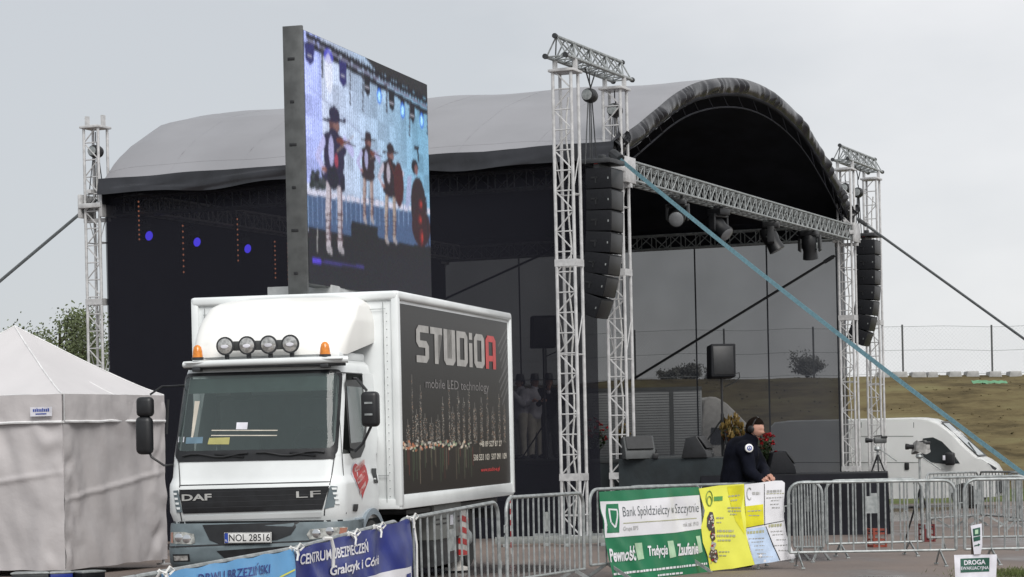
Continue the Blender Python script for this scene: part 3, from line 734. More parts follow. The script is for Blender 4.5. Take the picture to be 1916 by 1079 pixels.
# ------------------------------------------------------------------ truck
TA = math.atan2(1.35, 5.8); TRZ = -TA
TO = Vector((-2.596, 28.295)); Tb = (math.cos(TA), -math.sin(TA)); Ta = (math.sin(TA), math.cos(TA))
def tr_front(px, py, y): return on_plane(px, py, (TO.x + Ta[0] * y, TO.y + Ta[1] * y), Tb)
def tr_side(px, py, x): return on_plane(px, py, (TO.x + Tb[0] * x, TO.y + Tb[1] * x), Ta)
tk = thing('box_truck', 'white box truck with black printed side, amber beacons and four round roof lamps', 'truck', (TO.x, TO.y, 0), TRZ)
def interp(t, pts):
    if t <= pts[0][0]: return pts[0][1]
    for (a, va), (b, vb) in zip(pts, pts[1:]):
        if t <= b: return va + (vb - va) * (t - a) / (b - a)
    return pts[-1][1]
CF = [(.86, -1.6), (1.0, -1.66), (1.28, -1.66), (1.36, -1.63), (1.66, -1.58), (2.55, -1.3), (2.66, -1.24), (2.75, -1.08), (2.79, -.9)]
CW = [(.86, 1.03), (1.0, 1.06), (1.32, 1.06), (1.4, 1.03), (1.66, 1.02), (2.55, .97), (2.66, .95), (2.74, .87), (2.79, .75)]
RC = .2
def cabmap(s_, z, off=0.):
    f, w_ = interp(z, CF), interp(z, CW); sg = 1 if s_ >= 0 else -1; a = abs(s_); l1 = w_ - RC; bul = lambda x: .05 * (x / w_) ** 2
    if a <= l1: return Vector((sg * a, f - off + bul(a), z))
    if a <= l1 + RC * PI / 2:
        th = (a - l1) / RC; return Vector((sg * (l1 + (RC + off) * math.sin(th)), f + RC + bul(l1) - (RC + off) * math.cos(th), z))
    return Vector((sg * (w_ + off), f + RC + bul(l1) + a - l1 - RC * PI / 2, z))
def cabgrid(zs, smax=2.45, ns=70):
    m = MB(); vs = []; fs = []
    for z in zs:
        for i in range(ns + 1):
            s_ = -smax + 2 * smax * i / ns; p = cabmap(s_, z); p.y = min(p.y, -.1); vs.append(p)
    n = ns + 1
    for j in range(len(zs) - 1):
        fs += [(j * n + i, j * n + i + 1, (j + 1) * n + i + 1, (j + 1) * n + i) for i in range(ns)]
        fs.append((j * n + ns, j * n, (j + 1) * n, (j + 1) * n + ns))
    fs.append(tuple(range(n))[::-1]); fs.append(tuple((len(zs) - 1) * n + i for i in range(n)))
    return m.add(vs, fs, True)
# cab shell: below the glass, pillars, roof
m = cabgrid([.86, .9, 1.0, 1.15, 1.28, 1.32, 1.36, 1.4, 1.52, 1.63]); cab = m.build('cab', 'white', tk, sharp=50)
m = cabgrid([2.56, 2.6, 2.66, 2.7, 2.74, 2.79]); m.build('cab_roof', 'white', cab, sharp=60)
WS = 1.0   # windscreen half width along the skin
m = MB()
for sg in (-1, 1):   # A pillar and rear pillar
    m.grid(lambda u, v: cabmap(sg * (WS - .04 + .12 * u), 1.62 + .95 * v), 4, 10); m.grid(lambda u, v: cabmap(sg * (WS - .04 + .12 * u), 1.62 + .95 * v, -.05), 4, 10)
    m.grid(lambda u, v: cabmap(sg * (1.75 + .7 * u), 1.62 + .95 * v), 6, 6)
m.grid(lambda u, v: (-.97 + 1.94 * u, -.1, 1.62 + .95 * v), 2, 2)
m.build('cab_pillars', 'white', cab, sharp=60)
def rpoly(x0, y0, x1, y1, r, n=5):
    P = []
    for cx, cy, a0 in ((x1 - r, y1 - r, 0), (x0 + r, y1 - r, 90), (x0 + r, y0 + r, 180), (x1 - r, y0 + r, 270)):
        for k in range(n + 1): a = R(a0 + 90 * k / n); P.append((cx + r * math.cos(a), cy + r * math.sin(a)))
    return P
cm = lambda off: (lambda s_, z: cabmap(s_, z, off))
# windscreen: black surround ring + glass + interior
outer = rpoly(-WS, 1.60, WS, 2.60, .1); inner = rpoly(-WS + .045, 1.70, WS - .045, 2.56, .09)
m = MB(); k = len(outer); m.patch(outer + inner, cm(.006), .12, [(i, (i + 1) % k, k + (i + 1) % k, k + i) for i in range(k)]); ws = m.build('windscreen_seal', 'black', tk)
m = MB(); m.patch(inner, cm(.003), .1); m.build('glass', 'windshield', ws)
m = MB(); m.grid(lambda u, v: cabmap(-.9 + 1.8 * u, 2.36 + .17 * v, -.03), 16, 2); m.build('tinted_band', 'visor', ws)
m = MB()
m.box((0, -1.2, 1.58), (1.9, .6, .2), .05); m.box((0, -.2, 1.9), (1.85, .06, .9)); m.box((0, -.6, 1.1), (1.9, .9, .1)); m.box((.5, -.55, 1.95), (.5, .14, .7), .05); m.box((-.5, -.55, 1.95), (.5, .14, .7), .05)
m.box((.5, -.53, 2.4), (.26, .1, .2), .04); m.box((-.5, -.53, 2.4), (.26, .1, .2), .04)
m.build('cab_interior', 'interior', tk)
m = MB(); m.lathe([(.19, 0), (.2, .015), (.19, .03), (.17, .03), (.16, .015), (.17, 0)], (.52, -1.05, 1.78), (0, -.8, .6), 20); m.build('steering_wheel', 'black', tk)
# stickers and papers behind the glass, plus painted reflections
def wsq(px, py, y=-1.5): return tr_front(px, py, y)
def quad(fn, pts, off, cell=.2): 
    q = MB(); q.patch(pts, fn(off), cell); return q
def fr(pxs, y=-1.5): return [tr_front(a, b, y) for a, b in pxs]
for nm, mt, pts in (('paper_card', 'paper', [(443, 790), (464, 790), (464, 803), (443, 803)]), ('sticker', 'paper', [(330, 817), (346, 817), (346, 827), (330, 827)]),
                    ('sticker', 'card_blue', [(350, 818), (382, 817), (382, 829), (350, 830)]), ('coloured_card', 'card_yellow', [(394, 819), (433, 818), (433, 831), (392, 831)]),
                    ('post_reflection', 'pale', [(358, 750), (368, 750), (363, 818), (359, 818)])):  # pale post shape is a reflection painted onto the windscreen
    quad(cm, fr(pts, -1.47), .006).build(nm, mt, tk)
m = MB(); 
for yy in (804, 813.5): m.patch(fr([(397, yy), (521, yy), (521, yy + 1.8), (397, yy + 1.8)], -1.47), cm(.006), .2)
m.build('reflection_lines', 'pale', tk)  # two pale strips painted on as reflections in the glass
# wipers
m = MB(); m.tube([cabmap(-.85 + i * .1, 1.645 + .02 * math.sin(i), .03) for i in range(9)], .011, 5); m.tube([cabmap(.05 + i * .1, 1.65 + .02 * math.sin(i + 1), .03) for i in range(9)], .011, 5)
m.bar(cabmap(-.1, 1.62, .02), cabmap(-.45, 1.66, .03), .012); m.bar(cabmap(.75, 1.62, .02), cabmap(.45, 1.66, .03), .012); m.build('wipers', 'black', tk)
# cowl under windscreen
m = MB(); m.patch(rpoly(-.93, 1.575, .97, 1.655, .03), cm(.009), .12); m.build('wiper_cowl', 'black', tk)
# front panel details
Y0 = -1.64
m = MB(); gpts = fr([(335, 916), (615, 909), (603, 953), (342, 961)], Y0); m.patch(gpts, cm(.01), .1); gr = m.build('grille', 'black', tk)
m = MB()
for k in range(4):
    t0 = .12 + .22 * k; a = [gpts[0][i] + (gpts[3][i] - gpts[0][i]) * t0 for i in (0, 1)]; b = [gpts[1][i] + (gpts[2][i] - gpts[1][i]) * t0 for i in (0, 1)]
    m.tube([cabmap(a[0] + (b[0] - a[0]) * j / 12, a[1] + (b[1] - a[1]) * j / 12, .008) for j in range(13)], .004, 5)
m.build('grille_bars', 'ink', gr)
def ltr(par, name, mt, txt, p0, p1, h, y, fn, off, bold=.01, shear=0.):
    q = MB(); (x0, z0), (x1, z1) = p0, p1; q.text(txt, x0, z0, math.hypot(x1 - x0, z1 - z0), h, fn(off), bold, .15, shear, math.atan2(z1 - z0, x1 - x0)); return q.build(name, mt, par)
a, b = fr([(341, 937), (398, 935.5)], Y0); ltr(gr, 'letters', 'silver', 'DAF', a, b, .075, Y0, cm, .024, .03)
a, b = fr([(556, 931), (601, 929.5)], Y0); ltr(gr, 'letters', 'silver', 'LF', a, b, .072, Y0, cm, .024, .0)
m = MB(); m.patch(fr([(343, 966), (602, 958), (600, 967), (345, 974)], Y0), cm(.022), .1); m.build('lower_trim', 'white', tk)
m = MB()
for pts in ([(322, 918), (333, 917), (341, 958), (330, 959)], [(617, 909), (630, 910), (624, 948), (606, 952)]): m.patch(fr(pts, Y0), cm(.008), .1)
m.build('side_vent', 'slate', tk)
m = MB()
for x0_, x1_, yb in ((322, 331, 922), (617, 628, 912)):
    for k in range(4): m.patch(fr([(x0_ + k * 2 + 2, yb + k * 9), (x1_ + k * 2, yb + k * 9), (x1_ + k * 2, yb + 4 + k * 9), (x0_ + k * 2 + 3, yb + 4 + k * 9)], Y0), cm(.016), .1)
m.build('vent_fins', 'white', tk)
m = MB()
for pts in ([(326, 855), (328, 855), (336, 905), (338, 975), (336, 975), (334, 905)], [(621, 843), (623, 843), (617, 905), (606, 965), (604, 965), (615, 905)], [(334, 907), (616, 900), (616, 902), (334, 909)]): m.patch(fr(pts, Y0), cm(.003), .1)
for pts in ([(313, 976), (640, 973), (640, 977), (313, 980)],): m.patch(fr(pts, Y0), cm(.002), .1)
m.build('panel_gaps', 'dark', tk)
# bumper
m = MB()
def bump(s_, z, off=0):
    f = interp(z, [(.36, -1.62), (.42, -1.7), (.6, -1.72), (.64, -1.69), (.86, -1.66), (.9, -1.6)]); w_ = 1.08; a = abs(s_); sg = 1 if s_ >= 0 else -1; r_ = .26; l1 = w_ - r_
    if a <= l1: return Vector((sg * a, f - off + .06 * (a / w_) ** 2, z))
    if a <= l1 + r_ * PI / 2:
        th = (a - l1) / r_; return Vector((sg * (l1 + (r_ + off) * math.sin(th)), f + r_ + .04 - (r_ + off) * math.cos(th), z))
    return Vector((sg * (w_ + off), f + r_ + .04 + a - l1 - r_ * PI / 2, z))
zs = [.36, .38, .42, .5, .59, .61, .63, .66, .74, .84, .87]
vs = [bump(-1.75 + 3.5 * i / 60, z) for z in zs for i in range(61)]; n = 61
fs = [(j * n + i, j * n + i + 1, (j + 1) * n + i + 1, (j + 1) * n + i) for j in range(len(zs) - 1) for i in range(60)] + [tuple(range(61))[::-1], tuple(10 * n + i for i in range(61))]
m.add(vs, fs, True); bp_ = m.build('bumper', 'slate', tk, sharp=50)
bm2 = lambda off: (lambda s_, z: bump(s_, z, off))
YB = -1.66
m = MB(); m.patch(fr([(378, 982), (560, 976), (545, 1000), (520, 1010), (412, 1018), (393, 1010)], YB), bm2(.006), .1); m.patch(fr([(408, 1030), (585, 1018), (570, 1035), (425, 1046)], YB), bm2(.006), .1); m.build('air_intake', 'black', bp_)
m = MB(); m.patch(fr([(305, 1022), (640, 1008), (640, 1011), (305, 1025)], YB), bm2(.004), .1); m.build('bumper_gap', 'black', bp_)
for lab, o_, i_ in (('left', [(312, 996), (342, 995), (363, 999), (366, 1015), (360, 1018), (314, 1017)], [(312, 997), (319, 996), (321, 1016), (313, 1016)]),
                   ('right', [(574, 1000), (580, 990), (640, 986), (652, 988), (648, 1001), (580, 1009)], [(633, 988), (650, 988), (646, 1000), (632, 1001)])):
    m = MB(); m.patch(fr(o_, YB), bm2(.01), .1); hl = m.build('headlight', mat('headlight_glass_' + lab, (.5, .5, .46), .1, .4, .3, 18, coat=1), tk)
    m = MB(); m.patch(fr(i_, YB), bm2(.014), .1); m.build('indicator', mat('indicator_' + lab, (.32, .13, .08), .2, coat=.6), hl)
    m = MB()
    for (cx, cy) in ([(334, 1006), (350, 1008)] if lab == 'left' else [(592, 998), (615, 994)]):
        x, z = tr_front(cx, cy, YB); p = bump(x, z, .012); m.lathe([(.046, 0), (.05, .006), (.036, .012), (.01, .016)], p, (0, -1, 0), 16)
    m.build('reflector', 'chrome', hl)
m = MB(); m.patch(fr([(320, 1037), (356, 1036), (357, 1050), (322, 1051)], YB), bm2(.008), .1); fl_ = m.build('fog_lamp', 'black', tk)
m = MB(); m.patch(fr([(324, 1040), (353, 1039), (353, 1048), (325, 1049)], YB), bm2(.014), .1); m.build('lens', 'lens', fl_)
# number plate
x0, z0 = tr_front(422, 1016, YB - .05); x1, z1 = tr_front(510, 1013, YB - .05)
m = MB(); m.box(((x0 + x1) / 2, YB - .085, z0 + .06), (x1 - x0, .015, .122), .004); npl = m.build('number_plate', 'plate', tk)
flatp = lambda y: (lambda a, b: Vector((a, y, b)))
m = MB(); m.patch([(x0 + .008, z0 + .006), (x0 + .048, z0 + .006), (x0 + .048, z0 + .114), (x0 + .008, z0 + .114)], flatp(YB - .096), 0); m.build('country_strip', 'euro', npl)
m = MB(); m.text('PL', x0 + .013, z0 + .016, .03, .026, flatp(YB - .1), 0, 0); m.build('country_letters', 'plate', npl)
m = MB(); m.text('NOL 28516', x0 + .06, z0 + .022, x1 - x0 - .075, .08, flatp(YB - .096), .004, 0); m.build('plate_number', 'ink', npl)
m = MB(); k_ = rpoly(x0 + .004, z0 + .003, x1 - .004, z0 + .119, .01, 3); k2 = rpoly(x0 + .008, z0 + .007, x1 - .008, z0 + .115, .008, 3); nn_ = len(k_)
m.patch(k_ + k2, flatp(YB - .0945), 0, [(i, (i + 1) % nn_, nn_ + (i + 1) % nn_, nn_ + i) for i in range(nn_)]); m.build('plate_border', 'ink', npl)
# sun visor / lamp bar on the roof front
m = MB(); m.tube([Vector((-.93 + 1.98 * i / 14, -1.38 + .14 * (abs(i - 7) / 7) ** 3, 2.70 + .008 * i / 14)) for i in range(15)], .04, 10)
m.box((.06, -1.24, 2.72), (1.9, .25, .02), .008); m.build('lamp_bar', 'white', tk)
m = MB(); m.tube([Vector((-.9 + 1.92 * i / 14, -1.37 + .14 * (abs(i - 7) / 7) ** 3, 2.655)) for i in range(15)], .018, 8); m.box((-.75, -1.3, 2.64), (.1, .1, .05), .01); m.box((.8, -1.3, 2.64), (.1, .1, .05), .01); m.build('bar_shadow_line', 'dark', tk)  # dark tube stands in for the shadow line under the bar
for i, px in enumerate((420, 461, 501.5, 542)):
    x, z = tr_front(px, 647 - i * 1.4, -1.35)
    m = MB(); c = (x, -1.3, z); ax = (0, -1, -.05)
    m.lathe([(.03, -.07), (.075, -.05), (.1, 0), (.108, .02), (.108, .035), (.094, .038)], c, ax, 22); m.box((x, -1.27, z - .12), (.05, .04, .06), .008); sp = m.build('spot_lamp', 'dark', tk)
    m = MB(); m.lathe([(.092, .036), (.07, .046), (.03, .052), (.005, .053)], c, ax, 22); ln = m.build('lens', 'lens', sp)
    m = MB(); m.lathe([(.04, .05), (.035, .058), (.01, .06)], (x, -1.3, z - .012), ax, 14); m.v = [((q[0] - x) * 1.2 + x, q[1], (q[2] - z) * .55 + z) for q in m.v]; m.build('lamp_centre', 'paper', sp)
m = MB(); x0, z0 = tr_front(435, 652, -1.28); x1, _ = tr_front(556, 652, -1.28); m.box(((x0 + x1) / 2, -1.25, z0 + .03), (x1 - x0, .02, .11), .004); m.build('lamp_back_plate', 'frame', tk)
for px, py in ((368.5, 657), (607, 651)):
    x, z = tr_front(px, py, -1.3); m = MB(); m.lathe([(.062, -.075), (.06, -.05), (.055, 0), (.045, .045), (.025, .068), (.005, .075)], (x, -1.28, z), n=18); bc = m.build('beacon', 'orange', tk)
    m = MB(); m.lathe([(.068, -.1), (.068, -.07)], (x, -1.28, z), n=18); m.build('beacon_base', 'dark', bc)
# wind deflector
def defl(u, v):
    z = interp(v, [(0, 2.78), (.9, 3.4), (1, 3.485)]); vv = max(0, (z - 2.78) / .7)
    w_ = interp(v, [(0, .93), (.6, .96), (.88, .93), (.96, .87), (1, .78)]); f = -1.16 + .75 * vv ** 1.6 + (.12 if v > .93 else 0) * (v - .93) / .07; rc = .22; bk_ = -.02
    L1 = w_ - rc; arc = rc * PI / 2; sd_ = bk_ - (f + rc); tot = L1 + arc + sd_; s_ = abs(u * 2 - 1) * tot; sg = 1 if u >= .5 else -1
    if s_ <= L1: return (sg * s_, f + .05 * (s_ / w_) ** 2, z)
    if s_ <= L1 + arc: th = (s_ - L1) / rc; return (sg * (L1 + rc * math.sin(th)), f + .05 + rc - rc * math.cos(th), z)
    q = (s_ - L1 - arc); z2 = z if v > .3 else z + (.16 * (q / max(sd_, .01))) * (1 - v / .3)
    return (sg * (w_ + .06 * q), f + rc + .05 + q, z2)
m = MB(); m.grid(defl, 80, 24); m.grid(lambda u, v: tuple(Vector(defl(u * .999 + .0005, 1)) * (1 - v) + Vector((0 + .0, -.2, 3.5)) * v), 80, 2); m.build('wind_deflector', 'cream', tk, sharp=70)
m = MB(); m.box((0.02, -.6, 2.76), (1.78, 1.0, .1), .03); m.build('deflector_base', 'white', tk)
# mirrors
for sg, pts in ((-1, 'two stacked'), (1, 'single')):
    m = MB()
    if sg < 0:
        m.box((-1.33, -1.48, 2.22), (.2, .13, .23), .05, seg=3); m.box((-1.345, -1.48, 1.89), (.2, .14, .44), .06, seg=3)
    else: m.box((1.36, -1.42, 2.13), (.2, .16, .4), .05, seg=3)
    mi = m.build('mirror', 'black', tk)
    m = MB()
    if sg > 0:
        m.tube([cabmap(1.3, 2.5, .02), (1.2, -1.4, 2.48), (1.32, -1.42, 2.34)], .016, 6); m.tube([cabmap(1.3, 1.68, .02), (1.17, -1.42, 1.66), (1.26, -1.42, 1.74), (1.37, -1.42, 1.95)], .016, 6)
    else:
        m.tube([cabmap(-1.3, 2.47, .02), (-1.15, -1.42, 2.45), (-1.28, -1.45, 2.36)], .012, 6); m.tube([cabmap(-1.2, 1.54, .02), (-1.13, -1.44, 1.54), (-1.28, -1.45, 1.64), (-1.3, -1.46, 1.7)], .014, 6)
        m.tube([(-1.08, -1.4, 2.3), (-1.1, -1.42, 1.9)], .016, 6)
    m.build('mirror_arm', 'black', mi)
    if sg > 0:
        m = MB(); m.box((1.36, -1.505, 2.2), (.09, .01, .022)); m.box((1.36, -1.505, 2.07), (.09, .01, .022)); m.build('reflector_strip', 'galv', mi)
# doors
def sd(px, py, off=0): return tr_side(px, py, 1.03)
def side(off): return lambda y, z: Vector((interp(z, CW) + off, y, z))
def sp_(pts): return [sd(a, b) for a, b in pts]
dw = sp_([(652, 716), (655, 709), (681, 711), (686, 716), (690, 790), (684, 835), (675, 855), (660, 858), (656, 850)])
m = MB(); m.patch(dw, side(.008), .15); dr = m.build('door_window_seal', 'black', tk)
m = MB(); m.patch(sp_([(655, 722), (683, 724), (686, 792), (678, 826), (657, 829)]), side(.012), .15); m.build('glass', mat('door_glass', (.10, .125, .125), .06, 0, .1, 2), dr)
m = MB()
y0, y1 = -1.43, -.42
for a, b in (((y0, .95), (y0, 2.56)), ((y1, .95), (y1, 2.56)), ((y0, 2.56), (y1, 2.56))): m.flat(side(.001)(*a), side(.001)(*b), .012, .004, up=(1, 0, 0))
m.build('door_gap', 'dark', tk)
m = MB(); m.patch(sp_([(694, 876), (703, 876), (701, 904), (694, 903)]), side(.01), .2); m.build('door_handle', 'black', tk)
m = MB(); m.patch(sp_([(655, 943), (664, 943), (663, 957), (655, 956)]), side(.012), .2); m.build('model_badge', 'ink', tk)
# heart sticker with slanting white bands
hp = []
hy = [sd(a, b) for a, b in ((658, 900), (686, 900))]; hcx = (hy[0][0] + hy[1][0]) / 2; hw = (hy[1][0] - hy[0][0]) / 2; hz0 = sd(672, 936)[1]; hz1 = sd(672, 860)[1]
for k in range(36):
    t = 2 * PI * k / 36; hp.append((hcx + hw * (math.sin(t) ** 3), (hz0 + hz1) / 2 + (hz1 - hz0) / 2 * (.95 * (13 * math.cos(t) - 5 * math.cos(2 * t) - 2 * math.cos(3 * t) - math.cos(4 * t)) / 15 + .1)))
sc_ = lambda k: [(hcx + (a - hcx) * k, (hz0 + hz1) / 2 + (b - (hz0 + hz1) / 2) * k) for a, b in hp]
m = MB(); m.patch(sc_(1.06), side(.004), .12); hs = m.build('heart_sticker', 'paper', tk); m = MB(); m.patch(sc_(.97), side(.008), .12); m.build('red_heart', mat('sticker_red', (.48, .04, .04), .5), hs)
m = MB()
for k in (-1, 0, 1):
    zc = (hz0 + hz1) / 2 + .03 + k * .125; wv = hw * (.8, .66, .4)[1 - k] if k != 1 else hw * .7
    m.patch([(hcx - wv, zc - .075), (hcx + wv, zc + .025), (hcx + wv, zc + .085), (hcx - wv, zc - .015)], side(.012), .15)
m.build('heart_bands', mat('sticker_pink', (.62, .4, .38), .5), hs)
m = MB()
for k, tx in ((1, 'WIELKA'), (0, 'ORKIESTRA'), (-1, 'POMOCY')):
    zc = (hz0 + hz1) / 2 + .03 + k * .125; wv = hw * (.56 if k else .6) * (.62 if k < 0 else 1)
    m.text(tx, hcx - wv, zc - .045, wv * 2, .035, side(.016), .01, .1, 0, math.atan2(.1 * (wv / hw), wv * 2))
m.build('heart_lettering', 'lred', hs)
# box body
bx = MB(); X1, BL, Z0, Z1 = 1.3, 5.95, .95, 3.54
bx.box((0, BL / 2, (Z0 + Z1) / 2), (2 * X1 - .06, BL - .06, Z1 - Z0 - .06), .01); body = bx.build('cargo_box', 'white', tk)
m = MB()
for x in (-X1 + .045, X1 - .045): m.box((x, BL / 2, Z1 - .04), (.12, BL, .11), .035, seg=3); m.box((x, BL / 2, Z0 + .08), (.08, BL - .02, .17), .01)
m.box((0, .045, Z1 - .04), (2 * X1, .12, .11), .035, seg=3); m.box((0, .03, Z0 + .06), (2 * X1 - .05, .07, .12), .01); m.box((0, BL - .03, Z1 - .04), (2 * X1, .07, .11), .02)
for x in (-X1 + .04, X1 - .04):
    m.box((x, .045, (Z0 + Z1) / 2), (.1, .11, Z1 - Z0 - .05), .03); m.box((x, BL - .04, (Z0 + Z1) / 2), (.1, .09, Z1 - Z0 - .05), .01)
m.build('edge_trim', 'white', body)
m = MB()
for x in (1.12, -1.13): m.box((x, -.004, (Z0 + Z1) / 2 - .02), (.008, .006, Z1 - Z0 - .2))
for z in (3.34, 1.35): m.box((0, -.003, z), (2.3, .006, .008))
for i in range(24): m.lathe([(.008, 0), (.004, .004)], (1.16, -.0, 1.1 + i * .095), (0, -1, 0), 6)
m.build('box_seams', 'galv', body)
# printed panel
pa = [tr_side(*q, X1) for q in ((752, 567), (953, 601), (955, 912), (757, 925))]
py0, py1 = .13, BL - .12; pz0, pz1 = pa[3][1] , pa[0][1]
B = Board(300, 190, (.013, .012, .012)); r = random.Random(3)
def pu(px, py):
    y, z = tr_side(px, py, X1); return ((y - py0) / (py1 - py0), (pz1 - z) / (pz1 - pz0))
B.a += (np.random.RandomState(2).rand(190, 300, 1) - .5) * .006
B.a[:60] += .012 * (1 - B.Y[:60, :, None] / .33) * 1.5
hz = pu(760, 835)[1]
B.poly([(0, hz + .02), (1, hz - .02), (1, 1), (0, 1)], (.02, .016, .014), .8)
for cx, hh, wd in ((768, 40, 8), (776, 128, 4), (784, 60, 9), (792, 108, 5), (800, 52, 8), (812, 44, 8), (824, 50, 9), (833, 84, 5), (845, 118, 5), (852, 66, 8), (862, 96, 6), (872, 84, 6), (882, 104, 5), (893, 74, 8), (905, 84, 6), (916, 94, 5), (927, 66, 8), (938, 92, 5), (948, 70, 5)):
    x0_, y0_ = pu(cx - wd / 2, 833 - hh * .95); x1_, _ = pu(cx + wd / 2, 833); B.poly([(x0_, y0_), (x1_, y0_), (x1_, hz), (x0_, hz)], (.03, .028, .027), .7)
    i0, i1, j0, j1 = int(x0_ * 300), int(x1_ * 300) + 1, int(max(0, y0_) * 190), int(hz * 190)
    for j in range(j0, j1):
        for i in range(i0, min(300, i1)):
            if r.random() < .2 + .22 * (j - j0) / max(1, j1 - j0): B.a[j, i] = np.array(r.choice([(.42, .39, .33), (.3, .29, .27), (.2, .19, .17), (.34, .2, .12)])) * r.uniform(.5, 1.1)
    B.line((x0_ + x1_) / 2, max(0, y0_ - .03), (x0_ + x1_) / 2, y0_, .0018, (.22, .21, .19), .8, 1.6)
for k in range(110):
    u = r.random() ** 1.5 * .62; v = hz + r.gauss(0, .012); B.oval(u, v, .008, .007, r.choice([(.75, .65, .5), (.6, .6, .55), (.55, .2, .1), (.3, .28, .24), (.35, .45, .3)]), .8)
for k in range(40):
    u = r.random() * .7; c = r.choice([(.16, .04, .03), (.06, .09, .05), (.12, .1, .07), (.2, .16, .12)]); B.line(u, hz + .02, u, hz + r.uniform(.06, .2), .003, c, .6, 1.6)
for k in range(9):   # pale brushed strokes top right
    y0_ = .05 + k * .045; B.line(.9 + .01 * k % .05, y0_ + .1, 1., y0_ - .02, .004, (.14, .14, .14), .6, 1.6)
po = B.mesh('printed_side_panel', 'poster', lambda u, v: (X1 - .028, py0 + (py1 - py0) * u, pz1 + (pz0 - pz1) * v), body)
# STUDiOA lettering, squarish strokes
def G(ch):
    w_, h, t, c, q = 1., 1.5, .3, .2, .28
    I = {'S': [[(.0, 0), (0, q), (w_ - t, q), (w_ - t, .5 * h - q / 2), (c, .5 * h - q / 2), (0, .5 * h - q / 2 + c), (0, h - c), (c, h), (w_, h), (w_, h - q), (t, h - q), (t, .5 * h + q / 2), (w_ - c, .5 * h + q / 2), (w_, .5 * h + q / 2 - c), (w_, c), (w_ - c, 0)]],
         'T': [[(0, h), (0, h - q), (.5 - t / 2, h - q), (.5 - t / 2, 0), (.5 + t / 2, 0), (.5 + t / 2, h - q), (w_, h - q), (w_, h)]],
         'U': [[(0, h), (0, c), (c, 0), (w_ - c, 0), (w_, c), (w_, h), (w_ - t, h), (w_ - t, q), (t, q), (t, h)]],
         'i': [[(.02, 0), (.02 + t, 0), (.02 + t, 1.05), (.02, 1.05)], [(.02, 1.2), (.02 + t, 1.2), (.02 + t, h), (.02, h)]],
         'A': [[(0, 0), (0, h - c), (c, h), (w_ - c, h), (w_, h - c), (w_, 0), (w_ - t, 0), (w_ - t, h - q), (t, h - q), (t, 0)], [(t, .35), (w_ - t, .35), (w_ - t, .6), (t, .6)]]}
    def ring(cl): return [[(.5, 0), (cl, 0), (0, cl), (0, h - cl), (cl, h), (.5, h), (.5, h - q), (t, h - q), (t, q), (.5, q)], [(.5, 0), (.5, q), (w_ - t, q), (w_ - t, h - q), (.5, h - q), (.5, h), (w_ - c, h), (w_, h - c), (w_, c), (w_ - c, 0)]]
    I['O'] = ring(c); I['D'] = ring(.001); return I[ch]
sl0 = tr_side(783, 677, X1); sl1 = tr_side(931, 690, X1); st0 = tr_side(783, 607, X1); st1 = tr_side(931, 655 - 0, X1)
ly0, ly1 = sl0[0], sl1[0]; lz0 = sl0[1]; lh = st0[1] - sl0[1]
seq = [('S', 1), ('T', 1), ('U', 1), ('D', 1), ('i', .36), ('O', 1), ('A', 1)]; tot = sum(w_ + .12 for _, w_ in seq) - .12; x = 0
for part, mt in ((seq[:-1], mat('panel_grey_letter', (.42, .41, .39), .4)), (seq[-1:], 'lred')):
    m = MB()
    for ch, w_ in part:
        for pg in G(ch): m.patch([(ly0 + (x + a) / tot * (ly1 - ly0), lz0 + b / 1.5 * lh) for a, b in pg], lambda a, b: Vector((X1 - .022, a, b)), 0)
        x += w_ + .12
    m.build('studio_lettering', mt, po)
sx_ = lambda off: (lambda a, b: Vector((X1 - .028 + off, a, b)))
def stext(txt, p0, p1, top, mt, name, bold=.0):
    a, b = tr_side(*p0, X1), tr_side(*p1, X1); h = tr_side(p0[0], top, X1)[1] - a[1]
    m = MB(); m.text(txt, a[0], a[1], b[0] - a[0], h, sx_(.006), bold, 0); m.build(name, mt, po)
stext('mobile LED technology', (800, 731), (918, 744), 708, mat('panel_dim_letter', (.2, .19, .19), .4), 'tagline_lettering', .0)
stext('+48 89 527 87 27', (900, 836), (942, 838), 825, 'pale', 'phone_lettering', .02)
stext('508 533 103  507 091 109', (889, 862), (951, 862), 850, 'pale', 'phone_lettering', .02)
stext('www.studio-a.pl', (903, 885), (938, 885), 875, 'lred', 'web_lettering', .02)
# roof hatch below the screen
ha = tr_front(500, 540, 1.0); hb = tr_front(621, 540, 1.0)
m = MB(); m.box(((ha[0] + hb[0]) / 2, 2.9, Z1 + .085), (hb[0] - ha[0], 3.8, .19), .01); m.build('roof_hatch', mat('hatch_grey', (.4, .41, .41), .5), body)
# chassis, wheels, fenders, lockers
m = MB()
for x in (-.4, .4): m.box((x, 2.2, .78), (.09, 7.2, .2))
m.box((0, 5.7, .7), (2.2, .12, .14), .01); m.box((0, 3.3, .88), (2.2, 4.8, .05)); m.build('chassis', 'dark', tk)
def wheel(x, y, dual):
    sg = 1 if x > 0 else -1; c = (x, y, .42)
    m = MB(); m.lathe([(.24, -.12), (.38, -.13), (.42, -.1), (.42, .1), (.38, .13), (.24, .12)], c, (sg, 0, 0), 32); w_ = m.build('wheel', 'rubber', tk)
    m = MB(); m.lathe([(.25, .06), (.24, .12), (.17, .09), (.1, .13), (.07, .16), (.01, .17)], c, (sg, 0, 0), 24); m.build('rim', 'galv', w_)
    if dual: m = MB(); m.lathe([(.24, -.12), (.38, -.13), (.42, -.1), (.42, .1), (.38, .13), (.24, .12)], (x - sg * .3, y, .42), (sg, 0, 0), 28); m.build('inner_tyre', 'rubber', w_)
for x in (-.95, .95): wheel(x, -.45, False); wheel(x, 4.1, True)
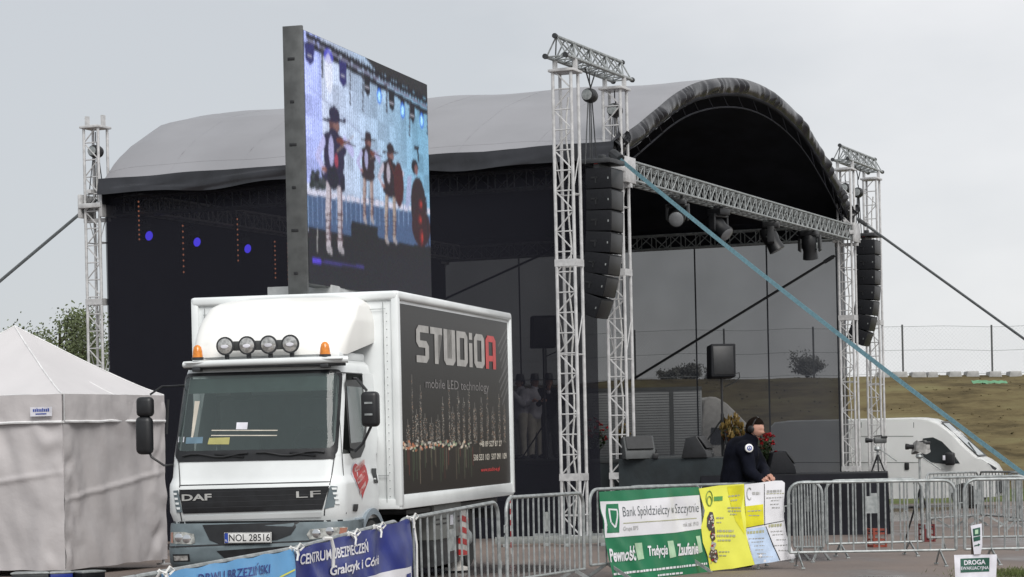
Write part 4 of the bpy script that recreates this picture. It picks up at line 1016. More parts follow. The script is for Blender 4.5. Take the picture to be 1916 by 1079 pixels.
for sg in (-1, 1):
    m = MB()
    m.grid(lambda u, v: (sg * (.66 + .42 * v), -.45 - .56 * math.cos(PI * u * .93 + .0), .42 + .56 * math.sin(PI * u * .93 + .0)), 20, 3); m.grid(lambda u, v: (sg * 1.08, -.45 - (.56 - .07 * v) * math.cos(PI * u * .93), .42 + (.56 - .07 * v) * math.sin(PI * u * .93)), 20, 1)
    m.box((sg * 1.0, -.95, .66), (.16, .22, .45), .02); m.build('front_fender', 'fender', tk)
    m = MB(); m.box((sg * 1.0, 3.4, .5), (.1, .4, .5), .01); m.build('mud_flap', 'black', tk)
a = tr_side(811, 948, 1.12); b = tr_side(861, 940, 1.12); c = tr_side(811, 1011, 1.12)
m = MB(); m.box((.95, (a[0] + b[0]) / 2, .82 - .3), (.3, b[0] - a[0], .78), .01); m.build('side_locker_lower', 'dark', tk)
m = MB(); zc = c[1]; m.box((.96, (a[0] + b[0]) / 2, (zc + .93) / 2), (.34, b[0] - a[0] + .02, .93 - zc), .01); lk = m.build('side_locker', 'grey', tk)
m = MB()
for k in range(4):
    for j in (0, 1): m.box((1.133, a[0] + (b[0] - a[0]) * (.12 + .25 * k + (.06 if k > 1 else 0)), zc + .2 + j * .06 + .0 * k), (.006, .18, .02))
m.build('vent_slots', 'black', lk)
m = MB(); m.box((1.136, a[0] + (b[0] - a[0]) * .62, zc + .23), (.008, .16, .13)); m.build('label_card', 'paper', lk)
# outrigger leg with red and white stripes
hp0 = tr_side(862, 955, 1.14); hz_ = tr_side(862, 1041, 1.14)[1]; lw = .36
m = MB(); m.box((1.02, hp0[0] + lw / 2, (hp0[1] + hz_) / 2), (.26, lw, hp0[1] - hz_), .01); m.box((1.02, hp0[0] + lw / 2, .22), (.12, .12, .4)); m.lathe([(.16, 0), (.16, .04), (.08, .06)], (1.02, hp0[0] + lw / 2, 0.005)); og = m.build('stabiliser_leg', mat('stripe_white', (.55, .53, .5), .5), tk)
m = MB(); n_ = 4; st_ = (hp0[1] - hz_) / n_
for k in range(n_):
    z = hp0[1] - .06 - k * st_; zz = [z, z - .05, z - .05 - st_ * .5, z - st_ * .5]
    zz = [min(max(q, hz_ + .004), hp0[1] - .004) for q in zz]
    m.add([(1.154, hp0[0] + .0, zz[0]), (1.154, hp0[0] + lw, zz[1]), (1.154, hp0[0] + lw, zz[2]), (1.154, hp0[0] + .0, zz[3])], [(0, 1, 2, 3)])
    m.add([(.89, hp0[0] - .004, zz[3] + .0), (1.15, hp0[0] - .004, zz[3] - .05 + .05), (1.15, hp0[0] - .004, zz[0]), (.89, hp0[0] - .004, zz[0])], [(0, 1, 2, 3)])
m.build('red_stripes', 'red', og)

# ------------------------------------------------------------------ LED screen on the roof
e0 = Vector((-2.43, 28.5)); e1 = Vector((-1.09, 33.2)); sdv = (e1 - e0).normalized(); SRZ = math.atan2(sdv.y, sdv.x); SLn = (e1 - e0).length
ls = thing('led_screen', 'large LED video screen showing hatted musicians, standing on the truck roof', 'video screen', (e0.x, e0.y, 3.6), SRZ)
def scp(px, py):
    u, h = on_plane(px, py, e0, sdv); return u / SLn, h
zt = scp(572, 58)[1] - 3.6; zb = scp(808, 555)[1] - 3.6
zb = min(zb, scp(583, 530)[1] - 3.6)
def su(px, py):
    u, h = scp(px, py); return (u, (zt - (h - 3.6)) / (zt - zb))
W_, H_ = 260, 156
B = Board(W_, H_, (.62, .74, .95)); X, Y = B.X, B.Y
f = np.clip(X * 1.1, 0, 1)[..., None]; B.a = np.array([.86, .93, 1.2]) * (1 - f) + np.array([.24, .50, .72]) * f
rs_ = np.random.RandomState(1); nz_ = rs_.rand(12, 20);
nn = np.kron(nz_, np.ones((13, 13)))[:H_, :W_]; B.a *= (.72 + .42 * nn[..., None])
B.a[(X < .12) & (Y < .6)] *= np.array([.72, .76, 1.1])
B.a[((np.arange(W_) % 4) == 0)[None, :].repeat(H_, 0) & (X < .6)] *= .55
B.a[((np.arange(W_) % 3) == 0)[None, :].repeat(H_, 0) & (X >= .6)] *= .8
D = (.012, .012, .02); D2 = (.045, .035, .06)
def bp2(pts, c, al=1.): B.poly([su(*q) for q in pts], c, al)
def bl(p, q, w_, c, al=1.): a, b = su(*p), su(*q); B.line(a[0], a[1], b[0], b[1], w_, c, al, 1.65)
bp2([(660, 80), (810, 130), (810, 192), (700, 130)], (.028, .028, .03))
for k in range(22):   # truss across the top
    x = 575 + k * 10.5; y = 70 + (x - 575) * .53; bl((x, y - 8), (x + 7, y + 12), .004, D); bl((x, y + 8), (x + 7, y - 4), .004, D)
bl((572, 64), (808, 196), .006, D); bl((572, 80), (808, 216), .007, D); bl((572, 72), (808, 206), .003, (.2, .2, .3))
bl((575, 160), (690, 262), .0018, (.3, .34, .5), .8)
for x, y0, y1, w_ in ((577, 78, 122, 9), (640, 112, 164, 7), (686, 138, 182, 6), (732, 170, 210, 5.5), (771, 196, 232, 5)):
    c = D if x > 650 else (.03, .03, .16); bp2([(x - w_, y0), (x + w_, y0 + 4), (x + w_, y1 - 8), (x + 2, y1), (x - w_ + 1, y1 - 12)], c); bp2([(x - 4, (y0 + y1) / 2), (x + 4, (y0 + y1) / 2 + 3), (x + 4, (y0 + y1) / 2 + 6), (x - 4, (y0 + y1) / 2 + 3)], (.5, .5, .6))
for x, y in ((709, 180), (753, 207), (789, 226)):
    bp2([(x - 4, y - 24), (x + 4, y - 21), (x + 4, y - 8), (x - 4, y - 10)], D); u, v = su(x, y); B.oval(u, v, .02, .034, (.05, .22, .9)); B.oval(u, v, .012, .022, (.5, .95, 1.2))
u, v = su(613, 105); B.oval(u, v, .035, .03, (.12, .12, .8), .7); B.oval(u, v + .07, .03, .08, (1., 1., 1.1), .5)
for x, y0, y1 in ((600, 90, 146), (653, 122, 200), (677, 140, 212), (722, 160, 212), (765, 190, 258), (799, 200, 255)):
    for k in range(9): bl((x + (k % 2), y0 + (y1 - y0) * k / 9), (x + 2, y0 + (y1 - y0) * k / 9 + 3), .004, (.06, .06, .08))
# stage floor and blue panels
bp2([(572, 352), (600, 358), (810, 392), (812, 402), (572, 362)], (.7, .7, .85)); bp2([(572, 362), (812, 404), (812, 470), (572, 425)], (.07, .12, .24))
for k in range(26): bl((574 + k * 9, 368), (575 + k * 9, 420), .0025, (.2, .3, .5))
bp2([(575, 424), (622, 434), (656, 440), (656, 412), (706, 424), (706, 442), (730, 452), (790, 460), (812, 462), (812, 570), (572, 570)], (.016, .016, .02))
bp2([(577, 455), (812, 490), (812, 570), (572, 570)], (.016, .016, .022)); bl((584, 486), (598, 488), .006, (.1, .06, .7)); bl((600, 489), (680, 500), .003, (.05, .04, .2))
# bushes of flowers at the left
r = random.Random(5)
for k in range(60):
    u, v = su(580 + r.random() * 36, 350 - r.random() * r.random() * 45); B.oval(u, v, .012, .014, r.choice([D, (.02, .03, .03), (.05, .06, .07)]))
# four musicians
def man(cx, top, foot, c, leg, shirt, face=1, k=1., vio=True):
    H = foot - top; q = lambda fx, fy: (cx + fx * H * k, top + fy * H)
    def ov(fx, fy, rx, ry, cc, al=1.): u, v = su(*q(fx, fy)); u2, v2 = su(*q(fx + rx, fy)); B.oval(u, v, abs(u2 - u) + 1e-4, ry * H / 445., cc, al)
    def ln(p, r_, w_, cc, al=1.): a, b = su(*q(*p)), su(*q(*r_)); B.line(a[0], a[1], b[0], b[1], w_ * H / 275, cc, al, 1.65)
    for sg in (-1, 1):      # legs, boots, laces
        ln((sg * .035, .5), (sg * .042, .74), .0205, leg); ln((sg * .042, .74), (sg * .04, .95), .016, leg); ln((sg * .04, .965), (sg * .04 + .02, .985), .009, (.35, .33, .36))
        ln((sg * .035 + .012, .5), (sg * .042 + .01, .9), .004, (.12, .06, .08)); 
        for z in (.73, .77, .82, .86, .9): ln((sg * .02, z), (sg * .06, z + .008), .0025, (.1, .06, .07))
    ov(0, .47, .075, .07, c); ov(0, .36, .07, .12, c); ov(-.0, .26, .085, .09, c)      # coat
    ov(-.02, .3, .018, .1, shirt, .8)
    ln((-.075, .23), (-.115, .33), .014, shirt); ln((-.115, .33), (-.075, .42), .012, shirt); ov(-.07, .425, .018, .018, (.3, .14, .12))
    ln((.07, .23), (.125, .31), .013, shirt); ln((.125, .31), (.1, .25), .011, shirt)
    ov(0, .125, .036, .055, (.13, .06, .065)); ov(.012 * face, .13, .02, .03, (.24, .12, .11)); ov(-.005, .17, .03, .02, c)
    ov(0, .05, .036, .055, c); ln((-.07, .085), (.075, .095), .0045, c); ln((-.065, .09), (-.08, .083), .003, c)
    if vio: ov(.05, .235, .035, .022, (.16, .04, .03)); ln((.07, .235), (.15, .27), .003, (.05, .02, .03)); ln((.02, .3), (.13, .2), .0016, (.35, .25, .2))
man(624, 200, 474, (.022, .018, .055), (.55, .5, .56), (.55, .55, .9)); u, v = su(628, 300); B.oval(u, v, .014, .028, (.35, .05, .09)); u, v = su(622, 333); B.oval(u, v, .042, .05, (.015, .014, .03)); u, v = su(640, 345); B.oval(u, v, .02, .03, (.015, .014, .03))
man(688, 246, 418, (.03, .018, .026), (.42, .32, .3), (.5, .5, .8))
man(730, 268, 456, (.026, .015, .022), (.42, .34, .3), (.55, .5, .6), vio=False); u, v = su(746, 345); B.oval(u, v, .042, .1, (.07, .016, .018)); bl((738, 330), (728, 300), .004, (.09, .02, .02))
u, v = su(776, 312); B.oval(u, v, .03, .035, D); B.oval(u + .012, v + .012, .016, .024, (.22, .1, .1)); u, v = su(783, 385); B.oval(u, v, .07, .13, (.03, .016, .02)); u, v = su(788, 425); B.oval(u, v, .085, .09, (.04, .014, .018)); bp2([(762, 330), (770, 328), (768, 380), (758, 392)], (.4, .45, .7)); bl((783, 300), (781, 278), .006, D); bl((776, 277), (783, 277), .006, D)
for x, y, ry in ((787, 382, .03), (786, 411, .03), (789, 444, .05)): u, v = su(x, y); B.oval(u, v, .02, ry * .75, (.16, .02, .02), .7); B.oval(u + .004, v, .008, ry * .35, (.5, .04, .03), .8); 
bl((690, 345), (690, 420), .002, D); bl((797, 370), (803, 470), .004, D); bl((560 + 32, 428), (592, 470), .002, (.5, .5, .5))
for _ in range(2):
    k_ = np.pad(B.a, ((1, 1), (1, 1), (0, 0)), 'edge'); B.a = .4 * B.a + .15 * (k_[:-2, 1:-1] + k_[2:, 1:-1] + k_[1:-1, :-2] + k_[1:-1, 2:])
B.a *= (.8 + .38 * rs_.rand(H_, W_, 1)); B.a += .012 * rs_.rand(H_, W_, 3)
B.mesh('video_picture', 'ledpic', lambda u, v: (.02 + (SLn - .04) * u, -.006, zt + (zb - zt) * v), ls)
m = MB(); T_ = .23; m.box((SLn / 2, T_ / 2, (zt + zb) / 2), (SLn, T_ - .008, zt - zb + .02), .006); m.build('screen_housing', 'frame', ls)
zbf = scp(575, 531)[1] - 3.6 - .12
m = MB(); m.box((-.02, T_ / 2 + .003, (zt + zbf) / 2 + .02), (.05, T_ + .02, zt - zbf + .06), .004); m.build('side_channel', 'frame', ls)
m = MB()
for k in range(6): z = zt - .35 - k * .52; m.box((-.047, T_ * .6, z), (.008, .05 if k % 2 else .09, .035), .002)
m.build('latches', 'black', ls)
m = MB(); m.box((SLn * .45, T_ / 2, (zb - .25) / 2 + .0), (.9, .2, zb + .2), .01); m.bar((0.05, T_ / 2, 0), (0.05, T_ / 2, zb), .04, 8); m.build('lifting_mast', 'dark', ls)
# ------------------------------------------------------------------ tent
tp = Vector((-6.3, 33.0)); TZ = math.atan2(2.7, 1.02); TX, TY, TE, TPK = 2.9, 3.35, 2.52, 3.58
tn = thing('party_tent', 'pale grey pop-up tent with closed cloth walls and a pointed roof', 'tent', (tp.x, tp.y, 0), TZ)
def tr(u, v):
    return 0
def tface(c0, c1, n=24):
    ap = Vector((TX / 2, TY / 2, TPK)); c0, c1 = Vector(c0), Vector(c1)
    def f(u, v):
        e = c0 + (c1 - c0) * u; p = e + (ap - e) * v; p.z = TE + (TPK - TE) * (v ** 1.12) - .03 * math.sin(PI * u) * math.sin(PI * min(1, v * 1.2)) + .012 * noise.noise(Vector((p.x * 2, p.y * 2, 2)))
        return p
    return f
cs = [(0, 0, TE), (TX, 0, TE), (TX, TY, TE), (0, TY, TE)]
m = MB()
for i in range(4): m.grid(tface(cs[i], cs[(i + 1) % 4]), 24, 20)
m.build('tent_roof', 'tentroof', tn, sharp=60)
m = MB()
for i in range(4):
    f = tface(cs[i], cs[(i + 1) % 4]); m.tube([Vector(f(0, k / 20)) + Vector((0, 0, .004)) for k in range(21)], .011, 5); m.tube([Vector(f(.5, k / 12)) + Vector((0, 0, .0)) for k in range(4)], .007, 5)
    m.tube([Vector(f(k / 10, 0)) for k in range(11)], .008, 5)
m.build('roof_piping', 'piping', tn)
def twall(c0, c1, z0, z1, off, amp, seed, sc=1.):
    c0, c1 = Vector(c0), Vector(c1); d = c1 - c0; Ln = d.length; n_ = Vector((d.y, -d.x)).normalized()
    def f(u, v):
        p = c0 + d * u; z = z0 + (z1 - z0) * v; a = u * Ln
        o = off + amp * (noise.noise(Vector((a * 1.1 * sc, z * .5 * sc, seed))) + .45 * noise.noise(Vector((a * 3.2 * sc + z, z * 1.6 * sc, seed + 4))))
        ce = math.exp(-(a / .35) ** 2) + math.exp(-((Ln - a) / .35) ** 2)
        o += amp * .5 * ce * math.sin(z * 11 + 3 * noise.noise(Vector((z * 2, a * 3, seed)))) * noise.noise(Vector((z * 1.3, a * 4, seed + 2))) * 2.2
        o += .25 * amp * math.exp(-((z - (1.02 + .12 * a)) / .03) ** 2)
        o *= min(1, 6 * min(u, 1 - u) + .3)
        return Vector((p.x + n_.x * o, p.y + n_.y * o, z + (0.02 * noise.noise(Vector((a * 2, 1, seed))) if v == 0 else 0)))
    return f
c2 = [Vector((0, 0)), Vector((TX, 0)), Vector((TX, TY)), Vector((0, TY))]
for i in range(4):
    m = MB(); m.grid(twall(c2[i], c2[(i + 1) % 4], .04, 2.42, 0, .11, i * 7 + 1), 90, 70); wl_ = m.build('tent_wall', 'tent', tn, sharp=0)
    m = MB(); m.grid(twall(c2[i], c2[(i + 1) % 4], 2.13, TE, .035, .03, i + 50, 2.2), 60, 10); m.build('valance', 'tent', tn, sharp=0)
    m = MB(); f = twall(c2[i], c2[(i + 1) % 4], 2.13, 2.12, .045, .03, i + 50, 2.2); m.tube([f(k / 40, 0) for k in range(41)], .02, 6); m.build('valance_hem', 'piping', tn)
m = MB()
for x, y in ((.04, .04), (TX - .04, .04), (TX - .04, TY - .04), (.04, TY - .04)): m.bar((x, y, g(33) - .0), (x, y, TE), .025, 6); m.box((x, y, g(33) + .01), (.16, .16, .02))
for x in (.0, ): m.tube([(x - .0, -.03, 2.14), (x - .0, -.03, TE)], .01, 5)
m.build('tent_frame', 'alu', tn)
# maker's patch on the left valance
tdir = Vector((-math.sin(TZ), math.cos(TZ))); q0 = on_plane(103, 778, tp, tdir); q1 = on_plane(62, 762, tp, tdir)
lf = lambda off: (lambda a, b: Vector((-.05 - off, a, b)))
m = MB(); m.patch([(q0[0], q0[1]), (q1[0], q0[1]), (q1[0], q1[1]), (q0[0], q1[1])], lf(.03), 0); lg = m.build('maker_patch', 'paper', tn)
m = MB(); hx = (q0[0] + q1[0]) / 2; w2 = (q1[0] - q0[0]) / 2; hz2 = q1[1] - q0[1]
for k in range(9): x = hx + w2 * (-.75 + k * .17); m.patch([(x, q0[1] + hz2 * .5), (x + w2 * .12, q0[1] + hz2 * .5), (x + w2 * .12, q0[1] + hz2 * (.8 if k % 3 else .92)), (x, q0[1] + hz2 * .8)], lf(.034), 0)
m.patch([(hx - w2 * .5, q0[1] + hz2 * .2), (hx + w2 * .5, q0[1] + hz2 * .2), (hx + w2 * .5, q0[1] + hz2 * .32), (hx - w2 * .5, q0[1] + hz2 * .32)], lf(.034), 0)
m.build('blue_script', 'euro', lg)
# clutter showing under the tent hem
for i, (px, w_, h_, mt, lb) in enumerate(((60, .5, .1, 'dark', 'dark flat case on the ground under the left of the tent hem'), (112, .3, .1, 'bnavy', 'blue crate on the ground under the tent hem'), (165, .35, .1, 'dark2', 'black crate on the ground near the truck end of the tent'))):
    p = at(px, 1070, 31.6); t = thing('crate', lb, 'crate', (p.x, 31.6, g(31.6)), R(20 * i))
    m = MB(); m.box((0, 0, .01 + h_ / 2), (w_, .3, h_), .012); m.build('crate_body', mt, t)
    m = MB(); m.box((0, 0, h_ + .018), (w_ + .02, .32, .025), .008); m.build('crate_rim', 'galv', t)

# ------------------------------------------------------------------ white van
VB = Vector(((1437 - 958 + 1) / FOC * 67.2, 67.2)); vz = g(67)
vn = thing('panel_van', 'white high-roofed panel van parked behind the stage, nose to the right', 'van', (VB.x, VB.y, vz), R(-20))
def vq(px, py): u, h = on_plane(px, py, VB, (math.cos(R(-20)), math.sin(R(-20)))); return (u, h - vz)
prof = [(0, .32), (0, 2.38), (.12, 2.5), (.6, 2.545), (4.2, 2.55), (4.55, 2.5), (4.85, 2.37), (5.2, 2.1), (5.55, 1.72), (5.86, 1.42), (6.05, 1.33), (6.25, 1.18), (6.37, .98), (6.4, .55), (6.36, .3), (5.95, .28)]
def arch_pts(cx, r_=.4):
    return [(cx + r_ * math.cos(R(a)), .3 + r_ * math.sin(R(a))) for a in range(0, 181, 15)]
prof = prof + arch_pts(5.5) + [(4.9, .28)] + [(1.6, .28)] + arch_pts(1.15) + [(.6, .3)]
b = bmesh.new(); N1 = len(prof); rings = []
for y, k in ((0.05, .985), (0., 1.), (2.0, 1.), (1.95 + .1, .985)):
    rings.append([b.verts.new((x, y + (.16 * max(0, (z - 1.45) / 1.1) if y < 1 else -.16 * max(0, (z - 1.45) / 1.1)), z)) for x, z in prof])
rings = rings[1:3]
b.free()
m = MB(); ys_ = [0, .03, .12, 1.93, 2.02, 2.05]
vs = []
for j, y in enumerate(ys_):
    ins = (.04, .015, 0, 0, .015, .04)[j]
    for x, z in prof:
        cx, cz = 3.1, 1.3; ti = .15 * max(0, (z - 1.4) / 1.15) ; yy = y + ti * (1 - 2 * y / 2.05)
        if z > 1.4 or x > 5.8 or x < .2: x2 = x - ins * (1 if x > cx else -1) * (1 if (x > 4.3 or x < .3) else 0); z2 = z - ins * (1 if z > 1.4 else 0)
        else: x2, z2 = x, z
        if x > 5.3: yy = yy + (x - 5.3) * .28 * (1 - 2 * y / 2.05)
        vs.append((x2, yy, z2))
fs = [(j * N1 + i, j * N1 + (i + 1) % N1, (j + 1) * N1 + (i + 1) % N1, (j + 1) * N1 + i) for j in range(5) for i in range(N1)]
m.add(vs, fs, True)
for j in (0, 5): m.patch([(q[0], q[2]) for q in vs[j * N1:(j + 1) * N1]], lambda x, z: Vector((x, (.15 * max(0, (z - 1.4) / 1.15) + max(0, x - 5.3) * .28) if j == 0 else 2.05 - (.15 * max(0, (z - 1.4) / 1.15) + max(0, x - 5.3) * .28), z)), .25); m.build('van_body', mat('van_white', (.9, .91, .9), .35, 0, .02, 1, coat=.3), vn, fix=True, sharp=28)
def vs_(off): return lambda x, z: Vector((x, .15 * max(0, (z - 1.4) / 1.15) + (max(0, x - 5.3) * .28) - off - .002, z))
def vp(pts): return [vq(*q) for q in pts]
m = MB(); m.patch(vp([(1726, 820), (1745, 818), (1762, 826), (1781, 845), (1796, 867), (1768, 868), (1738, 864), (1728, 856), (1724, 845)]), vs_(.012), .3); m.build('side_window', mat('van_glass', (.03, .035, .037), .06, 0, .2, 1), vn)
m = MB()
for a, b2 in ((.0, .001),): pass
m.add([(4.86, .42, 2.385), (5.87, .36, 1.425), (5.87, 1.69, 1.425), (4.86, 1.63, 2.385)], [(0, 1, 2, 3)]); m.v = [(x + .012, y, z + .012) for x, y, z in m.v]; ws_ = m.build('windscreen', mat('van_windscreen', (.22, .26, .265), .06, 0, .05, 1), vn)
m = MB()
for a, b2 in (((4.86, .42, 2.385), (5.87, .36, 1.425)), ((5.87, .36, 1.425), (5.87, 1.69, 1.425)), ((5.87, 1.69, 1.425), (4.86, 1.63, 2.385)), ((4.86, 1.63, 2.385), (4.86, .42, 2.385))): m.flat((a[0] + .016, a[1], a[2] + .016), (b2[0] + .016, b2[1], b2[2] + .016), .06, .01, up=(.7, 0, .7))
m.bar((5.8, .5, 1.52), (5.5, 1.1, 1.82), .014, 5); m.build('windscreen_seal', 'black', ws_)
m = MB()
for (a, b2) in (((1708, 790), (1709, 905)), ((1610, 790), (1610, 905)), ((1610, 816), (1708, 816)), ((1437, 865), (1720, 865))):
    p, q = vq(*a), vq(*b2); m.flat(vs_(.003)(*p), vs_(.003)(*q), .018, .006, up=(0, 1, 0))
m.build('panel_gap', 'grey', vn)
p = vq(1697, 872); m = MB(); m.box(vs_(.02)(*p), (.13, .03, .2), .02); m.build('door_handle', 'black', vn)
p = vq(1779, 858); m = MB(); m.box(vs_(.14)(*p), (.28, .18, .36), .06, seg=3); m.build('mirror', 'black', vn)
p = vq(1769, 856); m = MB(); m.box(vs_(.236)(*p), (.07, .01, .13), .004); m.build('mirror_patch', 'paper', vn)
m = MB(); m.patch(vp([(1836, 880), (1850, 872), (1862, 884), (1858, 890), (1840, 888)]), lambda x, z: Vector((x, .02 + (x - 5.3) * .30 - .02, z)), .2); m.build('headlight', 'lens', vn)
m = MB(); m.patch(vp([(1846, 866), (1862, 876), (1860, 880), (1842, 872)]), lambda x, z: Vector((x, .02 + (x - 5.3) * .30 - .03, z)), .2); m.build('bonnet_gap', 'dark', vn)
m = MB(); m.prism([(6.3, .35), (6.43, .4), (6.44, .72), (6.36, .78)], .3, 1.75); m.build('front_bumper', 'dark2', vn)
for cx in (1.15, 5.5):
    for y in (.12, 1.93):
        m = MB(); sg = 1 if y < 1 else -1; m.lathe([(.2, -.1), (.31, -.11), (.345, -.08), (.345, .08), (.31, .11), (.2, .1)], (cx, y, .345), (0, -sg, 0), 26); w_ = m.build('wheel', 'rubber', vn)
        m = MB(); m.lathe([(.21, .06), (.2, .1), (.1, .07), (.02, .1)], (cx, y, .345), (0, -sg, 0), 20); m.build('rim', 'galv', w_)

# ------------------------------------------------------------------ trailer and lorry seen through the mesh
p = at(1180, 720, 70); p2 = at(1313, 720, 70)
tl = thing('box_lorry', 'white box lorry parked behind the stage, dimly seen through the grey mesh', 'lorry', (p2.x, 70, -.5), R(3))
Wt = 5.6
m = MB(); m.box((-Wt / 2, 1.25, 2.25), (Wt, 2.5, 2.75), .03); bd = m.build('cargo_box', 'trailer', tl)
m = MB()
for i in range(34): m.box((-Wt / 2, -.003, 1. + i * .078), (Wt - .1, .008, .012))
m.box((-.92, -.012, 2.25), (.12, .02, 2.7)); m.box((-Wt / 2, 0, 3.58), (Wt, .04, .1)); m.build('side_ribs', 'grey', bd)
cp = [at(px, py, 70) for px, py in ((1290, 858), (1291, 790), (1295, 748), (1305, 742), (1318, 743), (1338, 755), (1362, 778), (1378, 795), (1385, 830), (1386, 862))]
ox = p2.x
prc = [((q.x - ox), q.z + .5) for q in cp]
m = MB(); m.prism([(x + .35, z) for x, z in prc], -.05, 2.3, None, .05); m.build('cab_and_fairing', mat('lorry_cab_white', (.74, .72, .68), .5), tl)
m = MB(); cw = [at(px, py, 70) for px, py in ((1308, 800), (1372, 802), (1380, 830), (1306, 832))]; m.patch([(q.x - ox + .35, q.z + .5) for q in cw], lambda x, z: Vector((x, -.075, z)), 0); m.build('side_window', 'black', tl)
m = MB()
for x in (-4.6, -3.4, .9): m.lathe([(.25, -.1), (.46, -.12), (.5, -.08), (.5, .08), (.46, .12), (.25, .1)], (x, .15, .5), (0, -1, 0), 24)
m.build('wheels', 'rubber', tl)

# ------------------------------------------------------------------ fence and blocks on the bank, trees
fn_ = thing('mesh_fence', 'tall chain-link fence with thin posts along the top of the embankment', 'fence', (at(1690, 700, 96.5).x, 96.5, 3.5), 0)
def bz(x): return bankz(x, 96.5)
fx = [at(1690 + 167 * k, 700, 96.5).x for k in range(-7, 4)]; ox = fn_.location.x
for x in fx:
    m = MB(); m.bar((x - ox, 0, bz(x) - 3.6), (x - ox, 0, bz(x) - 3.5 + 2.1), .04, 8); m.build('post', 'frame', fn_)
m = MB()
for zt_ in (2.02, 1.05, .1):
    pts = [(x - ox, 0, bz(x) - 3.5 + zt_) for x in np.linspace(fx[0], fx[-1], 60)]; m.tube(pts, .013, 4)
m.build('tension_wires', 'galv', fn_)
m = MB(); x = fx[0]
while x < fx[-1] - 2:
    for s_ in (1, -1):
        a = x if s_ > 0 else x + 1.9; bb = x + 1.9 if s_ > 0 else x
        m.bar((a - ox, 0, bz(a) - 3.4), (bb - ox, 0, bz(bb) - 3.5 + 2.), .0022, 3, caps=False)
    x += .16
m.build('wire_mesh', 'galv', fn_)
labs = ['pale concrete block on the bank beside the far right tower', 'second concrete block on the bank right of the far tower', 'long low concrete block on the bank right of the first fence post', 'concrete block on the bank in the middle of the open stretch', 'concrete block on the bank above the green netting', 'concrete block left of the last fence post', 'concrete block right of the last fence post', 'concrete block at the right edge of the bank']
for i, (px, wpx) in enumerate(((1642, 24), (1668, 32), (1705, 30), (1735, 22), (1775, 26), (1808, 26), (1850, 26), (1888, 26))):
    p = at(px + wpx / 2, 702, 95.2); w_ = wpx / FOC * 95; h = .22; z = bankz(p.x, 95.2)
    m = MB(); m.prism([(-w_ / 2, -.1), (w_ / 2, -.1), (w_ / 2 - .06, h), (-w_ / 2 + .06, h)], 0, .8, None, .02)
    o = m.build('concrete_block', 'conc', None, (p.x, 95.2, z)); tag(o, labs[i], 'concrete block', 'concrete blocks along the top of the bank')
p = at(1850, 712, 94.); m = MB(); m.grid(lambda u, v: (-.7 + 1.4 * u, -.5 * v, .06 + .1 * noise.noise(Vector((u * 5, v * 4, 1))) + bankz(p.x - 1 + 2 * u, 94 - .9 * v) - bankz(p.x, 94)), 16, 8)
o = m.build('green_netting', mat('netting_green', (.12, .28, .16), .8), None, (p.x, 94, bankz(p.x, 94))); tag(o, 'crumpled green netting lying near the top of the bank', 'netting')

def tree(label, base, H, rad, seed, n=5000, lm='leaf', leaf=.09, group='trees beyond the stage', name='tree', cz=.62):
    t = thing(name, label, 'tree', base, 0, group); r = random.Random(seed); tr_, cl = MB(), MB()
    tr_.tube([(0, 0, -.1), (.05, 0, H * .25), (-.03, .04, H * .5), (.04, 0, H * .85)], [H * .03, H * .022, H * .016, .02], 8)
    tips = []
    for i in range(34):
        a = r.uniform(0, 2 * PI); z0 = H * r.uniform(.28, .75); ln = rad * r.uniform(.5, 1.05) * (1.1 - abs(z0 / H - .5)); e = Vector((math.cos(a) * ln, math.sin(a) * ln, z0 + ln * r.uniform(.3, 1.1)))
        mid = Vector((e.x * .5, e.y * .5, z0 + (e.z - z0) * .35)); tr_.tube([(0, 0, z0), mid, e], [.045, .03, .012], 5); tips += [e, mid * .4 + e * .6]
        for k in range(3):
            e2 = e + Vector((r.gauss(0, .35), r.gauss(0, .35), abs(r.gauss(0, .4)))) * rad * .5; tr_.tube([mid * .4 + e * .6, e2], [.014, .006], 4); tips.append(e2)
    for i in range(n):
        c = r.choice(tips); p_ = c + Vector((r.gauss(0, 1), r.gauss(0, 1), r.gauss(0, .8))) * rad * .16
        a = Vector((r.gauss(0, 1), r.gauss(0, 1), r.gauss(0, 1))).normalized(); b_ = a.orthogonal().normalized(); s_ = leaf * r.uniform(.6, 1.3)
        cl.add([p_, p_ + a * s_ * .5 + b_ * s_ * .35, p_ + a * s_, p_ + a * s_ * .5 - b_ * s_ * .35], [(0, 1, 2, 3)])
    tr_.build('trunk', 'bark', t); cl.build('crown', lm, t); return t
M['leaf2'] = mat('autumn_green_leaves', (.11, .14, .055), .7, 0, .35, 1.2)
M['leafdark'] = mat('distant_leaves', (.17, .17, .15), .8, 0, .3, 1.)
p = at(112, 700, 88); tree('leafy tree behind the tent at the left, with upright top shoots', (p.x, 88, -.5), 8.2, 1.7, 3, 10000, 'leaf2', .12)
p = at(84, 700, 92); tree('smaller tree at the left edge of the tree clump behind the tent', (p.x, 92, -.5), 6.6, 1.0, 8, 4000, 'leaf2', .11)
p = at(160, 700, 93); tree('tree just left of the rear tower behind the leafy tree', (p.x, 93, -.5), 7.0, 1.3, 11, 5000, 'leaf2', .11)
for (px, h_, rr, lb) in ((1510, .7, .6, 'round dark bush on the bank seen through the right part of the grey mesh'), (1290, .45, .45, 'dark bush on the bank seen above the lorry box'), (1250, .35, .35, 'small bush on the bank left of the dark bush'), (1340, .3, .35, 'low bush on the bank behind the pole loudspeaker')):
    p = at(px, 700, 99); t = tree(lb, (p.x, 99, bankz(p.x, 99) - .1), h_, rr, int(px), 2200, 'leafdark', .1, 'bushes on the bank', 'bush')

